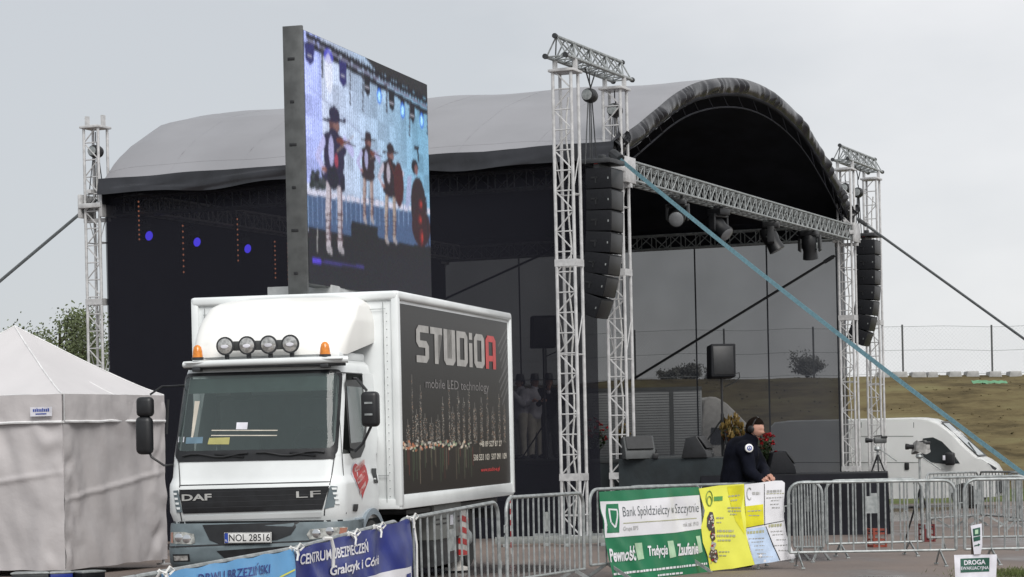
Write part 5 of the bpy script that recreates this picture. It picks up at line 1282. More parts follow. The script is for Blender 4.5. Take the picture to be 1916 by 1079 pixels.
# ------------------------------------------------------------------ crowd barriers
def barrier(A, Bp, label, n=15, r0=.16, r1=.16, grp='crowd barriers in the front row', feet=(.14, .86), htop=1.1):
    """A, B: world points of the top rail ends"""
    A, Bp = Vector(A), Vector(Bp); d = Bp - A; Ln = math.hypot(d.x, d.y); rz = math.atan2(d.y, d.x); pit = math.atan2(d.z, Ln)
    t = thing('crowd_barrier', label, 'crowd barrier', (A.x, A.y, A.z - htop), 0, grp); t.rotation_euler = (0, -pit, rz); Ln = d.length
    zt_, zb_ = htop, .2; rr = .021
    def arc(cx, cz, r_, a0, a1): return [(cx + r_ * math.cos(R(a0 + (a1 - a0) * k / 6)), 0, cz + r_ * math.sin(R(a0 + (a1 - a0) * k / 6))) for k in range(7)]
    m = MB(); m.tube([(0, 0, zb_)] + arc(r0, zt_ - r0, r0, 180, 90) + arc(Ln - r1, zt_ - r1, r1, 90, 0) + [(Ln, 0, zb_)], rr, 8); m.tube([(0, 0, zb_), (Ln, 0, zb_)], .017, 8); m.build('frame', 'galv', t)
    m = MB()
    for i in range(1, n): x = Ln * i / n; m.bar((x, 0, zb_), (x, 0, zt_), .0115, 6, caps=False)
    m.build('infill_bars', 'galv', t)
    m = MB(); m.box((Ln * .5, -.0, zt_ - .3), (Ln / n * 1.0, .004, .22)); m.build('name_plate', 'galv', t)
    for f in feet:
        m = MB(); x = Ln * f
        for s_ in (-1, 1): m.flat((x, s_ * .01, zb_), (x + .02, s_ * .32, .02), .04, .012, up=(1, 0, 0)); m.box((x + .02, s_ * .32, .012), (.05, .05, .02), .004)
        m.build('foot', 'galv', t)
    m = MB(); m.tube([(-.0, 0, .8), (-.06, 0, .8), (-.06, 0, .72)], .009, 5); m.tube([(Ln, 0, .45), (Ln + .05, 0, .45), (Ln + .05, 0, .38)], .009, 5); m.build('hook', 'galv', t)
    return t
def tp_(px, py, Y): return at(px, py, Y)
Q = {0: tp_(257, 1079, 17.3), 1: tp_(551, 1026, 19.9), 2: tp_(748, 973, 22.6), 3: tp_(933, 938, 25.2), 31: tp_(946, 931, 25.5), 4: tp_(1090, 922, 27.8), 41: tp_(1102, 916, 28.0), 5: tp_(1310, 907, 30.1), 50: tp_(1168, 911, 31.2), 6: tp_(1462, 903, 30.6), 61: tp_(1474, 903, 30.3), 7: tp_(1786, 898, 30.35), 71: tp_(1802, 897, 30.35), 8: tp_(2150, 892, 30.6)}
q_1 = Q[0] + (Q[0] - Q[1]); 
barrier(q_1, Q[0], 'crowd barrier at the bottom left edge, left of the light blue banner', r1=.03, r0=.1)
barrier(Q[0], Q[1], 'crowd barrier carrying the light blue banner', r0=.03, r1=.03)
barrier(Q[1], Q[2], 'crowd barrier carrying the navy blue banner in front of the truck', r0=.03)
barrier(Q[2], Q[3], 'bare crowd barrier between the navy banner and the truck rear', n=15)
barrier(Q[31], Q[4], 'bare crowd barrier at the foot of the near tower pair', n=15)
barrier(Q[41], Q[5], 'crowd barrier carrying the green and white banner', n=15)
barrier(Q[50], Q[6], 'crowd barrier carrying the yellow and white banners, beside the man in black', n=14)
barrier(Q[61], Q[7], 'bare crowd barrier with two splayed feet right of the white banner', n=13, feet=(.05, .9))
barrier(Q[71], Q[8], 'crowd barrier at the right edge behind the small white signs', n=14)
b2 = 'crowd barriers in the rear rows'
def rear(px0, px1, Y0, Y1, lab, n=13):
    a = at(px0, 800, Y0); b = at(px1, 800, Y1); a.z = g(Y0) + 1.1; b.z = g(Y1) + 1.1; barrier(a, b, lab, n, grp=b2)
rear(1482, 1536, 32.6, 32.4, 'short view of a second-row barrier beside the white banner', 10)
rear(1542, 1722, 33.6, 33.8, 'second-row barrier directly behind the bare barrier')
rear(1732, 1925, 35.4, 35.0, 'second-row barrier behind the small evacuation sign')
rear(1730, 1828, 47, 49, 'third-row barrier in front of the van nose', 14)
rear(1832, 1905, 49.2, 46, 'third-row barrier right of the van nose', 12)
rear(1884, 1980, 44, 43, 'third-row barrier at the right edge of the picture', 12)

# ------------------------------------------------------------------ banners
class Banner:
    def __init__(s, name, label, A, Bp, amp=.02, seed=1, cat='banner', lean=0., fr=1.):
        s.A, s.B = Vector(A), Vector(Bp); d = s.B - s.A; s.L = math.hypot(d.x, d.y); s.d = (d.x / s.L, d.y / s.L); s.n = Vector((s.d[1], -s.d[0])); s.amp = amp; s.seed = seed; s.lean = lean; s.fr = fr
        s.p0 = (s.A.x + s.n.x * .05, s.A.y + s.n.y * .05); s.ztop = lambda u: s.A.z + d.z * u / s.L
        s.t = thing(name, label, cat, (s.p0[0], s.p0[1], s.A.z - 1.1), math.atan2(d.y, d.x)); s.z0 = s.A.z - 1.1
    def uv(s, px, py): return on_plane(px, py, s.p0, s.d)
    def fn(s, off):
        def f(u, h):
            dn = max(0, s.ztop(u) - h); o = s.amp * (noise.noise(Vector((u * 1.6 * s.fr, h * 1.2, s.seed))) + .5 * noise.noise(Vector((u * 4.2 * s.fr + h * 2, h * 2.2, s.seed + 3)))) * min(1, dn * 4 + .15) * 1.6
            o += s.lean * dn + s.amp * .9 * math.exp(-((u * 1.1 + h * 1.3 - 1.2 - s.seed % 2) / .12) ** 2) * min(1, dn * 3)
            return Vector((u, -(o + off), h - s.z0))
        return f
    def poly(s, name, m, pts, off=.004, cell=.07, par=None):
        q = MB(); q.patch([s.uv(*p) for p in pts], s.fn(off), cell); return q.build(name, m, par or s.t, sharp=0)
    def text(s, name, m, txt, p0, p1, top, off=.009, bold=.0, shear=0., par=None):
        a, b = s.uv(*p0), s.uv(*p1); h = s.uv(p0[0], top)[1] - a[1]; q = MB()
        q.text(txt, a[0], a[1], math.hypot(b[0] - a[0], b[1] - a[1]), h, s.fn(off), bold, .1, shear, math.atan2(b[1] - a[1], b[0] - a[0])); return q.build(name, m, par or s.t, sharp=0)
    def bars(s, name, m, rows, off=.009):
        """rows: (x0, x1, y, h, slope) short printed lines"""
        q = MB(); r = random.Random(len(rows))
        for x0, x1, y, h, sl in rows:
            x = x0
            while x < x1:
                w_ = r.uniform(2.5, 6.5); xe = min(x1, x + w_)
                q.patch([s.uv(a, b) for a, b in ((x, y + (x - x0) * sl), (xe, y + (xe - x0) * sl), (xe, y - h + (xe - x0) * sl), (x, y - h + (x - x0) * sl))], s.fn(off), .07); x = xe + 1.3
        return q.build(name, m, s.t, sharp=0)
    def ties(s, pxs, m='wrope'):
        q = MB()
        for px, py in pxs:
            u, h = s.uv(px, py); z = s.ztop(u) - s.z0
            q.tube([(u + .03 * math.sin(k * .9), -.0 + .05 * math.cos(k * .9), z - .01 + .035 * math.sin(k * 1.7)) for k in range(9)], .012, 6)
            q.tube([(u, -.03, z), (u + .04, -.05, z + .05), (u + .09, -.06, z + .02), (u + .03, -.05, z - .01)], .009, 5); q.tube([(u, -.03, z), (u - .03, -.06, z - .04), (u - .05, -.06, z - .09)], .009, 5)
        return q.build('rope_tie', m, s.t)
# navy
bn = Banner('banner', 'navy blue insurance banner with white lettering tied in front of the truck', Q[1], Q[2] + (Q[2] - Q[1]) * .07, .035, 2)
def quadband(b, x0, x1, drop0, drop1, n=24):
    """sheet hanging from the rail between photo columns x0..x1"""
    u0, u1 = b.uv(x0, 1000)[0], b.uv(x1, 1000)[0]; up = [(u0 + (u1 - u0) * k / n, b.ztop(u0 + (u1 - u0) * k / n) - drop0 - .008 * math.sin(k * 1.3)) for k in range(n + 1)]
    return up + [(u1, b.ztop(u1) - drop1), (u0, b.ztop(u0) - drop1)]
def sheet(b, m, x0, x1, drop1=.92, drop0=.0, off=0., name='sheet'):
    q = MB(); q.patch(quadband(b, x0, x1, drop0, drop1), b.fn(off), .05); return q.build(name, m, b.t, sharp=0)
sheet(bn, 'bnavy', 552, 767)
bn.text('lettering', 'bwhite', 'CENTRUM UBEZPIECZEŃ', (562, 1057), (686, 1032.5), 1030, bold=.02)
bn.text('lettering', 'bwhite', 'Gralczyk i Córki', (611, 1083), (712, 1060), 1059, bold=.025, shear=.25)
bn.poly('white_panel', 'bwhite', [(658, 1086), (764, 1059), (766, 1120), (658, 1120)], .006)
bn.poly('blue_square', 'bnavy', [(752, 1074), (761, 1071), (762, 1090), (753, 1090)], .012)
bn.ties([(656, 995), (704, 984), (766, 968)])
q = MB(); u, h = bn.uv(603, 1010); z = bn.ztop(u) - bn.z0; q.tube([(u - .12, -.06, z + .04), (u - .02, -.09, z + .035), (u + .03, -.09, z - .05), (u + .04, -.08, z - .22)], .016, 6); u = bn.uv(764, 975)[0]; z = bn.ztop(u) - bn.z0; q.tube([(u, -.05, z), (u + .03, -.07, z - .25), (u + .05, -.06, z - .6)], .011, 6); q.build('loose_rope', 'wrope', bn.t)
# sky blue
bs = Banner('banner', 'light blue banner with dark lettering at the bottom left of the picture', Q[0], Q[1], .03, 5)
sheet(bs, 'bsky', 300, 550)
bs.text('lettering', 'bnavy', 'DRWU BRZEZIŃSKI', (368, 1092), (504, 1072), 1068, bold=.01, shear=.15)
bs.poly('yellow_swoosh', 'byel', [(520, 1080), (549, 1064), (549, 1067), (526, 1080)], .008)
bs.ties([(302, 1068), (548, 1028)])
# green
bg_ = Banner('banner', 'green and white bank banner hung on the middle crowd barrier', Q[41], Q[5], .03, 8, lean=.05)
def GP_(pts, nm, m, off=.004): return bg_.poly(nm, m, pts, off)
gb = bg_.poly('sheet', 'bgreen', [(1121, 920), (1165, 917), (1215, 915), (1260, 912), (1307, 911), (1309, 960), (1312, 1010), (1322, 1045), (1331, 1076), (1300, 1080), (1240, 1086), (1143, 1092), (1136, 1050), (1131, 1010), (1124, 960)], 0, .05)
bg_.poly('white_field', 'bwhite', [(1123, 938), (1170, 937), (1220, 932), (1262, 929), (1307, 926), (1308, 960), (1309, 989), (1260, 996), (1210, 1000), (1131, 1006), (1127, 970)], .004, .05)
lg = bg_.poly('logo_square', 'bgreen', [(1134, 943), (1156, 942), (1157, 996), (1133, 997)], .008)
bg_.poly('logo_shield', 'bwhite', [(1137, 951), (1153, 952), (1154, 962), (1152, 985), (1149, 988), (1141, 978)], .012); bg_.poly('logo_centre', 'bgreen', [(1140, 954), (1151, 955), (1151, 965), (1149, 983), (1143, 976)], .016)
bg_.text('lettering', mat('bank_ink', (.07, .09, .1), .5), 'Bank Spółdzielczy w Szczytnie', (1163, 972), (1303, 963), 948, .01, -.012)
bg_.poly('gold_line', 'olive', [(1163, 978), (1300, 968.5), (1300, 970), (1163, 979.5)], .008)
bg_.text('small_lettering', 'conc', 'Grupa BPS', (1163, 995), (1190, 993), 985, .01); bg_.text('small_lettering', 'conc', 'rok zał. 1910', (1276, 985), (1303, 983), 977, .01)
bg_.text('slogan', 'bwhite', 'Pewność', (1137, 1052), (1184, 1048), 1024, .01, .03); bg_.text('slogan', 'bwhite', 'Tradycja', (1206, 1046), (1242, 1043), 1021, .01, .03); bg_.text('slogan', 'bwhite', 'Zaufanie', (1259, 1040), (1300, 1036), 1017, .01, .03)
for a, b_, c in ((1184, 1016, 16), (1241, 1012, 14), (1297, 1003, 11)): bg_.poly('pale_square', 'pgreen', [(a, b_), (a + c - 3, b_ - 1), (a + c + 1, b_ + 29), (a + 5, b_ + 32)], .006)
bg_.bars('small_print', 'bwhite', [(1141, 1316, 1076, 4, -.115), (1220, 1270, 1078, 3.5, -.1)])
# yellow
by = Banner('banner', 'bright yellow banner with a column of oval photos beside the green banner', at(1300, 905, 30.0), at(1480, 901, 30.5), .04, 11)
by.poly('sheet', 'byel', [(1308, 914), (1345, 908), (1392, 905), (1394, 950), (1395, 1000), (1402, 1030), (1411, 1056), (1370, 1064), (1331, 1068), (1324, 1040), (1313, 1015), (1310, 985), (1318, 955), (1312, 930)], .0, .05)
by.poly('golden_fold', 'bgold', [(1361, 910), (1391, 907), (1392, 920), (1386, 960), (1392, 1000), (1376, 975), (1366, 940)], .004)
q = MB(); f = by.fn(.01)
for cx, cy, rx, ry, w_ in ((1327, 932, 6, 14, 1.2), (1327, 937, 4, 9, 1.)):
    P = [by.uv(cx + rx * math.cos(a * PI / 8), cy + ry * math.sin(a * PI / 8)) for a in range(16)]; q.tube([f(*p) for p in P], .006, 4, closed=True)
q.build('round_logo', mat('logo_olive', (.16, .26, .05), .5), by.t)
by.poly('green_tag', mat('logo_green', (.1, .3, .08), .5), [(1336, 929), (1352, 928), (1352, 936), (1336, 937)], .008)
for pts, mt in (([(1327, 957), (1333, 958), (1336, 972), (1333, 990), (1325, 993), (1320, 984), (1321, 968)], 'phone'), ([(1330, 988), (1336, 985), (1337, 1008), (1331, 1014), (1326, 1002)], 'bark'), ([(1330, 1012), (1337, 1015), (1336, 1028), (1328, 1026)], 'conc'), ([(1329, 1027), (1341, 1028), (1345, 1044), (1340, 1053), (1331, 1048), (1326, 1036)], 'bark')):
    by.poly('oval_photo', mt, pts, .008)
dq = {m_: MB() for m_ in ('conc', 'redcloth', 'pale')}
for k in range(60):
    cy = random.choice([970, 982, 1000, 1020, 1036, 1045]) + random.gauss(0, 4); cx = 1330 + (cy - 960) * .07 + random.gauss(0, 3.2); s_ = random.uniform(.8, 1.9)
    dq[random.choice(list(dq))].patch([by.uv(cx + s_ * math.cos(a), cy + s_ * 1.4 * math.sin(a)) for a in (0, 1.2, 2.3, 3.6, 5)], by.fn(.011), 0)
for m_, q_ in dq.items(): q_.build('photo_detail', m_, by.t)
by.bars('small_print', 'olive', [(1363, 1384, 930, 3, -.1), (1367, 1380, 938, 3, -.1), (1361, 1386, 951, 2.5, 0), (1362, 1386, 957, 2.5, 0), (1366, 1378, 963, 2.5, 0), (1340, 1354, 970, 3, 0), (1340, 1350, 978, 2, 0), (1341, 1372, 995, 4, 0), (1340, 1375, 1004, 4, 0), (1342, 1368, 1012, 3, 0), (1345, 1366, 1033, 2, 0), (1346, 1360, 1040, 2, 0)])
# white
bw = Banner('banner', 'white and pale blue banner of small print under the hand of the man in black', at(1300, 905, 30.0), at(1480, 901, 30.5), .035, 14)
bw.poly('sheet', 'bwhite', [(1393, 906), (1420, 903), (1450, 899), (1463, 899), (1468, 903), (1467, 930), (1467, 970), (1471, 1000), (1480, 1025), (1487, 1044), (1450, 1051), (1412, 1056), (1403, 1030), (1396, 1000), (1395, 950)], .002, .05)
bw.poly('yellow_block', 'bgold', [(1394, 947), (1428, 943), (1429, 981), (1395, 987)], .006)
bw.poly('pale_blue_block', 'bpale', [(1396, 990), (1431, 985), (1446, 1020), (1458, 1049), (1412, 1056), (1404, 1030)], .006)
bw.poly('dark_line', 'dark2', [(1429, 905), (1430, 905), (1431, 982), (1430, 983)], .008)
bw.poly('dark_line', 'dark2', [(1395, 987), (1466, 973.5), (1466, 974.5), (1395, 988)], .008); bw.poly('dark_line', 'dark2', [(1432, 984), (1433, 984), (1447, 1020), (1460, 1048), (1458.5, 1048), (1445, 1020)], .009)
q = MB(); f = bw.fn(.012); P = [bw.uv(1402 + 4.5 * math.cos(a * PI / 8), 923 + 11 * math.sin(a * PI / 8)) for a in range(2, 15)]; q.tube([f(*p) for p in P], .007, 4); q.build('round_logo', 'conc', bw.t)
bw.bars('small_print', 'conc', [(1408, 1422, 925, 5, 0), (1434, 1462, 921, 4, -.05), (1433, 1463, 932, 1.6, -.05), (1441, 1457, 937, 1.6, -.05), (1440, 1456, 944, 1.6, -.05), (1443, 1458, 950, 1.6, 0), (1398, 1424, 957, 1.8, -.05), (1400, 1420, 965, 1.6, 0), (1400, 1430, 1009, 1.8, -.05), (1405, 1428, 1015, 1.6, -.05), (1410, 1430, 1022, 1.6, -.05), (1412, 1428, 1029, 1.5, 0), (1415, 1432, 1036, 1.5, 0), (1418, 1445, 1042, 1.5, 0), (1442, 1465, 995, 1.7, -.05), (1445, 1466, 1001, 1.6, -.05), (1452, 1470, 1010, 1.5, 0), (1448, 1474, 1021, 1.5, -.05), (1456, 1474, 1030, 1.5, 0)])
bw.bars('print_headings', 'olive', [(1398, 1430, 999, 5, -.08), (1438, 1462, 986, 5, -.08), (1433, 1466, 924, 1.2, -.03)])

# ------------------------------------------------------------------ evacuation sign
p = at(1823, 1060, 23.)
sg_ = thing('evacuation_sign', 'small white and green evacuation route sign on a stake at the bottom right', 'sign', (p.x, 23., g(23)), R(0))
def sgn(px, py): q = at(px, py, 23.) - Vector((p.x, 23., g(23))); return (q.x, q.z)
m = MB(); m.box((0, .03, .4), (.04, .03, .95), .004); m.build('stake', 'bark', sg_)
fl2 = lambda off: (lambda a, b: Vector((a, -off - .01 * math.sin(a * 14 + b * 9), b)))
def sgp(pts, nm, mt, off, par): q = MB(); q.patch([sgn(*a) for a in pts], fl2(off), .05); return q.build(nm, mt, par, sharp=0)
pl = sgp([(1785, 1038), (1865, 1037), (1863, 1105), (1788, 1105)], 'lower_sheet', 'paper', .0, sg_)
sgp([(1797, 1045), (1851, 1043), (1851, 1069), (1797, 1071)], 'green_field', 'sign', .003, pl)
def sgt(txt, p0, p1, top, off, par, bold):
    a, b = sgn(*p0), sgn(*p1); h = sgn(p0[0], top)[1] - a[1]; q = MB(); q.text(txt, a[0], a[1], b[0] - a[0], h, fl2(off), bold, 0, 0, math.atan2(b[1] - a[1], b[0] - a[0])); q.build('lettering', 'paper', par)
sgt('DROGA', (1804, 1057), (1844, 1055.5), 1048, .006, pl, .03); sgt('EWAKUACYJNA', (1798, 1068), (1850, 1066.5), 1060, .006, pl, .01)
pu_ = sgp([(1815, 983), (1836, 979), (1837, 1020), (1834, 1036), (1822, 1037)], 'upper_sheet', 'paper', .02, sg_)
sgp([(1819, 989), (1833, 986), (1833, 1001), (1820, 1003)], 'green_field', 'sign', .023, pu_); sgp([(1820, 1005), (1833, 1002), (1833, 1010), (1821, 1013)], 'green_field', 'sign', .023, pu_)
q = MB(); q.patch([sgn(*a) for a in ((1823, 991), (1829, 990), (1829, 998), (1823, 999))], fl2(.026), 0); q.build('door_symbol', 'pgreen', pu_)
sgp([(1822, 1020), (1829, 1018), (1829, 1016), (1833, 1018), (1829, 1022), (1829, 1020), (1822, 1022)], 'arrow', 'sign', .024, pu_)

# ------------------------------------------------------------------ camcorders on tripods
def camcorder(lab, p, zb, H, spread, sc=1., covered=False):
    t = thing('camcorder_on_tripod', lab, 'camcorder', (p.x, p.y, zb), R(6), 'camcorders on tripods')
    m = MB(); m.box((.05, 0, H), (.42 * sc, .16 * sc, .2 * sc), .03); bd = m.build('camera_body', 'conc' if covered else 'frame', t)
    m = MB(); m.lathe([(.05, 0), (.065, .02), (.065, .12), (.08, .14), (.085, .22), (.06, .22)], (-.16 * sc, 0, H), (-1, 0, .05), 16); m.v = [((q[0] + .16 * sc) * sc - .16 * sc, q[1] * sc, (q[2] - H) * sc + H) for q in m.v]; m.build('lens', 'black', bd)
    m = MB(); m.box((.2 * sc, -.06 * sc, H + .1 * sc), (.2 * sc, .07 * sc, .08 * sc), .01); m.bar((-.1 * sc, 0, H + .13 * sc), (.15 * sc, 0, H + .15 * sc), .02 * sc, 8); m.build('viewfinder', 'black', bd)
    m = MB(); m.lathe([(.05, 0), (.07, .03), (.05, .08)], (0, 0, H - .2), n=12); m.bar((0, 0, H * .35), (0, 0, H - .15), .022, 8); m.bar((0, 0, H - .14), (.35, -.05, H - .4), .01, 6); m.build('tripod_head', 'galv', t)
    for k in range(3):
        a = k * 2 * PI / 3 + .3; m = MB(); m.bar((0, 0, H * .55), (math.cos(a) * spread, math.sin(a) * spread, .01), .022, 6, .014); m.build('leg', 'black', t)
    if covered:
        m = MB(); m.grid(lambda u, v: (.02 + (.15 + .03 * math.sin(u * 20)) * math.cos(u * 2 * PI) * (.75 + .25 * v), .09 * math.sin(u * 2 * PI), H + .08 - .18 * v + .03 * math.sin(u * 13)), 30, 6); m.build('rain_cover', mat('rain_cover', (.38, .38, .37), .4, 0, .3, 6), bd)
p = at(1642, 830, 44.7); camcorder('grey camcorder on a low black tripod standing on the platform by the far towers', p, HP, .6, .14, .6)
p = at(1720, 830, 40.2); camcorder('camcorder under a pale rain cover on a tall black tripod before the van door', p, g(40.2), 1.6, .3, .62, True)
# red crates
for i, (px, py, Y, mt, lb) in enumerate(((1640, 1004, 37.5, 'red', 'orange-red plastic crate behind the bare barrier'), (1733, 985, 39.5, 'red', 'small dark red box behind the barrier below the tall tripod'))):
    p = at(px, py, Y); t = thing('plastic_crate', lb, 'crate', (p.x, Y, g(Y)), R(12)); w_ = (.2, .16)[i]
    m = MB(); h = .28
    for z in (.02, .12, .22, .28): m.box((0, -.14, z + .0), (w_, .015, .03)); m.box((0, .14, z), (w_, .015, .03)); m.box((-w_ / 2 + .01, 0, z), (.015, .27, .03)); m.box((w_ / 2 - .01, 0, z), (.015, .27, .03))
    for x in (-w_ / 2, w_ / 2):
        for y in (-.15, .15): m.box((x, y, .15), (.03, .03, .3))
    m.build('crate_lattice', mat('crate_red_%d' % i, (.25, .05, .03) if i == 0 else (.14, .02, .02), .4), t)
    m = MB(); m.box((0, 0, .012), (w_ - .03, .26, .012)); m.build('crate_floor', 'dark2', t)
# ballast beams along the tower bases
for px0, px1, py, Y, lb in ((925, 1045, 1018, 41.5, 'grey steel ballast beam on the ground left of the near tower'), (1040, 1150, 1018, 41.0, 'grey steel ballast beam on the ground beneath the near tower pair')):
    a, b_ = at(px0, py, Y), at(px1, py, Y); t = thing('ballast_beam', lb, 'steel beam', ((a.x + b_.x) / 2, Y, g(Y)), 0, 'ballast beams at the tower feet'); w_ = b_.x - a.x
    m = MB(); m.box((0, 0, .1), (w_ - .02, .1, .1), .004); m.box((0, .6, .1), (w_ - .02, .1, .1), .004); m.build('beam', 'grey', t)
    m = MB()
    for x in (-w_ / 2 + .2, w_ / 2 - .2): m.box((x, .3, .03), (.1, .9, .05)); m.bar((x, 0, 0.01), (x, 0, .2), .03, 8)
    m.build('cross_foot', 'galv', t)
p = at(957, 985, 38); t = thing('striped_pole', 'thin red and white striped pole behind the bare barrier', 'marker pole', (p.x, 38, g(38)), 0)
m = MB(); m.bar((0, 0, 0), (0, 0, .95), .02, 8); m.build('pole', 'plate', t); m = MB()
for k in range(5): m.bar((0, 0, .1 + k * .18), (0, 0, .19 + k * .18), .0215, 8)
m.build('red_bands', 'red', t)

# ------------------------------------------------------------------ people
def blob(caps, vox=.02, smooth=8):
    """one continuous surface grown round tapered limbs (a, b, ra, rb)"""
    m = MB()
    for a, b_, ra, rb in caps:
        a, b_ = Vector(a), Vector(b_); m.bar(a, b_, ra, 14, rb)
        for c, rr in ((a, ra), (b_, rb)): m.lathe([(rr * math.sin(PI * k / 8) + 1e-4, -rr * math.cos(PI * k / 8)) for k in range(9)], c, n=14)
    me = bpy.data.meshes.new('blob'); me.from_pydata(m.v, [], m.f); o = bpy.data.objects.new('blob', me); col.objects.link(o)
    md = o.modifiers.new('Remesh', 'REMESH'); md.mode = 'VOXEL'; md.voxel_size = vox
    sm_ = o.modifiers.new('Smooth', 'SMOOTH'); sm_.factor = .5; sm_.iterations = smooth
    dg = bpy.context.evaluated_depsgraph_get(); dg.update(); ev = o.evaluated_get(dg); m2 = ev.to_mesh()
    vs = [v.co.copy() for v in m2.vertices]; fs = [tuple(f.vertices) for f in m2.polygons]; ev.to_mesh_clear()
    bpy.data.objects.remove(o); bpy.data.meshes.remove(me); return vs, fs
def head_mesh(mb, c, yaw, tilt, s=1.):
    """face looks along +x before turning; features shaped into one surface"""
    mt = Matrix.Translation(c) @ Matrix.Rotation(yaw, 4, 'Z') @ Matrix.Rotation(tilt, 4, 'Y')
    nu, nv = 32, 28; vs = []
    for j in range(nv + 1):
        la = -PI / 2 + PI * j / nv
        for i in range(nu):
            lo = 2 * PI * i / nu; x, y, z = math.cos(la) * math.cos(lo), math.cos(la) * math.sin(lo), math.sin(la)
            rx, ry, rz_ = .098, .076, .118
            if z < -.1: k = 1 - .26 * (-z - .1); rxx, ryy = rx * (k + .05), ry * k
            else: rxx, ryy = rx, ry
            p = Vector((x * rxx, y * ryy, z * rz_))
            if x > 0:
                nose = math.exp(-(y / .16) ** 2 - ((z + .12) / .2) ** 2) * .018 + math.exp(-(y / .14) ** 2 - ((z + .2) / .1) ** 2) * .010
                eye = (math.exp(-((y - .4) / .17) ** 2 - ((z - .05) / .1) ** 2) + math.exp(-((y + .4) / .17) ** 2 - ((z - .05) / .1) ** 2)) * -.012
                brow = math.exp(-(y / .6) ** 2 - ((z - .2) / .1) ** 2) * .006; lip = math.exp(-(y / .3) ** 2 - ((z + .47) / .07) ** 2) * .008 - math.exp(-(y / .3) ** 2 - ((z + .53) / .03) ** 2) * .006; chin = math.exp(-(y / .35) ** 2 - ((z + .82) / .16) ** 2) * .014
                p.x += (nose + eye + brow + lip + chin) 
            vs.append(mt @ (p * s))
    fs = [(j * nu + i, j * nu + (i + 1) % nu, (j + 1) * nu + (i + 1) % nu, (j + 1) * nu + i) for j in range(nv) for i in range(nu)]
    mb.add(vs, fs, True)
    for sg in (-1, 1):
        mb.grid(lambda u, v: mt @ (Vector((-.005 + .022 * math.cos(2 * PI * u) * math.sin(PI * v) - .01, sg * (.078 + .014 * v), -.01 + .034 * math.sin(2 * PI * u) * math.sin(PI * v))) * s), 10, 5)
    return mt
def hair_mesh(mt, s=1., full=True):
    m = MB(); nu, nv = 28, 14
    def f(u, v):
        lo = 2 * PI * u; la = PI / 2 - v * (PI / 2 + (.55 if math.cos(lo) < .2 else -.42 - .15 * math.cos(lo))); n_ = .004 * math.sin(lo * 9 + la * 5)
        return mt @ (Vector((math.cos(la) * math.cos(lo) * (.107 + n_) - .004, math.cos(la) * math.sin(lo) * (.085 + n_), math.sin(la) * (.128 + n_))) * s)
    m.grid(f, nu, nv); return m
def hand(mb, w_, dirn, pal, s=1., curl=1.):
    """palm at w_, fingers along dirn curling towards pal"""
    d = Vector(dirn).normalized(); n_ = Vector(pal).normalized(); x = d.cross(n_).normalized(); n_ = x.cross(d); w_ = Vector(w_)
    mb.tube([w_, w_ + d * .03 * s, w_ + d * .075 * s, w_ + d * .09 * s], [.026 * s, .036 * s, .04 * s, .032 * s], 8)
    for k, ln in enumerate((.07, .08, .075, .058)):
        b = w_ + d * .085 * s + x * (k - 1.5) * .021 * s; c1 = .5 * curl; c2_ = 1.15 * curl
        p1 = b + (d * math.cos(c1) + n_ * math.sin(c1)) * ln * .45 * s; p2 = p1 + (d * math.cos(c2_) + n_ * math.sin(c2_)) * ln * .33 * s; p3 = p2 + (d * math.cos(1.7 * curl) + n_ * math.sin(1.7 * curl)) * ln * .3 * s
        mb.tube([b - d * .01, p1, p2, p3], [.0105 * s, .0095 * s, .0088 * s, .007 * s], 6)
    b = w_ + d * .025 * s - x * .034 * s; p1 = b + (d * .5 - x * .6 + n_ * .5).normalized() * .035 * s; p2 = p1 + (d * .8 + n_ * .7).normalized() * .03 * s; mb.tube([b, p1, p2], [.013 * s, .0115 * s, .009 * s], 6)
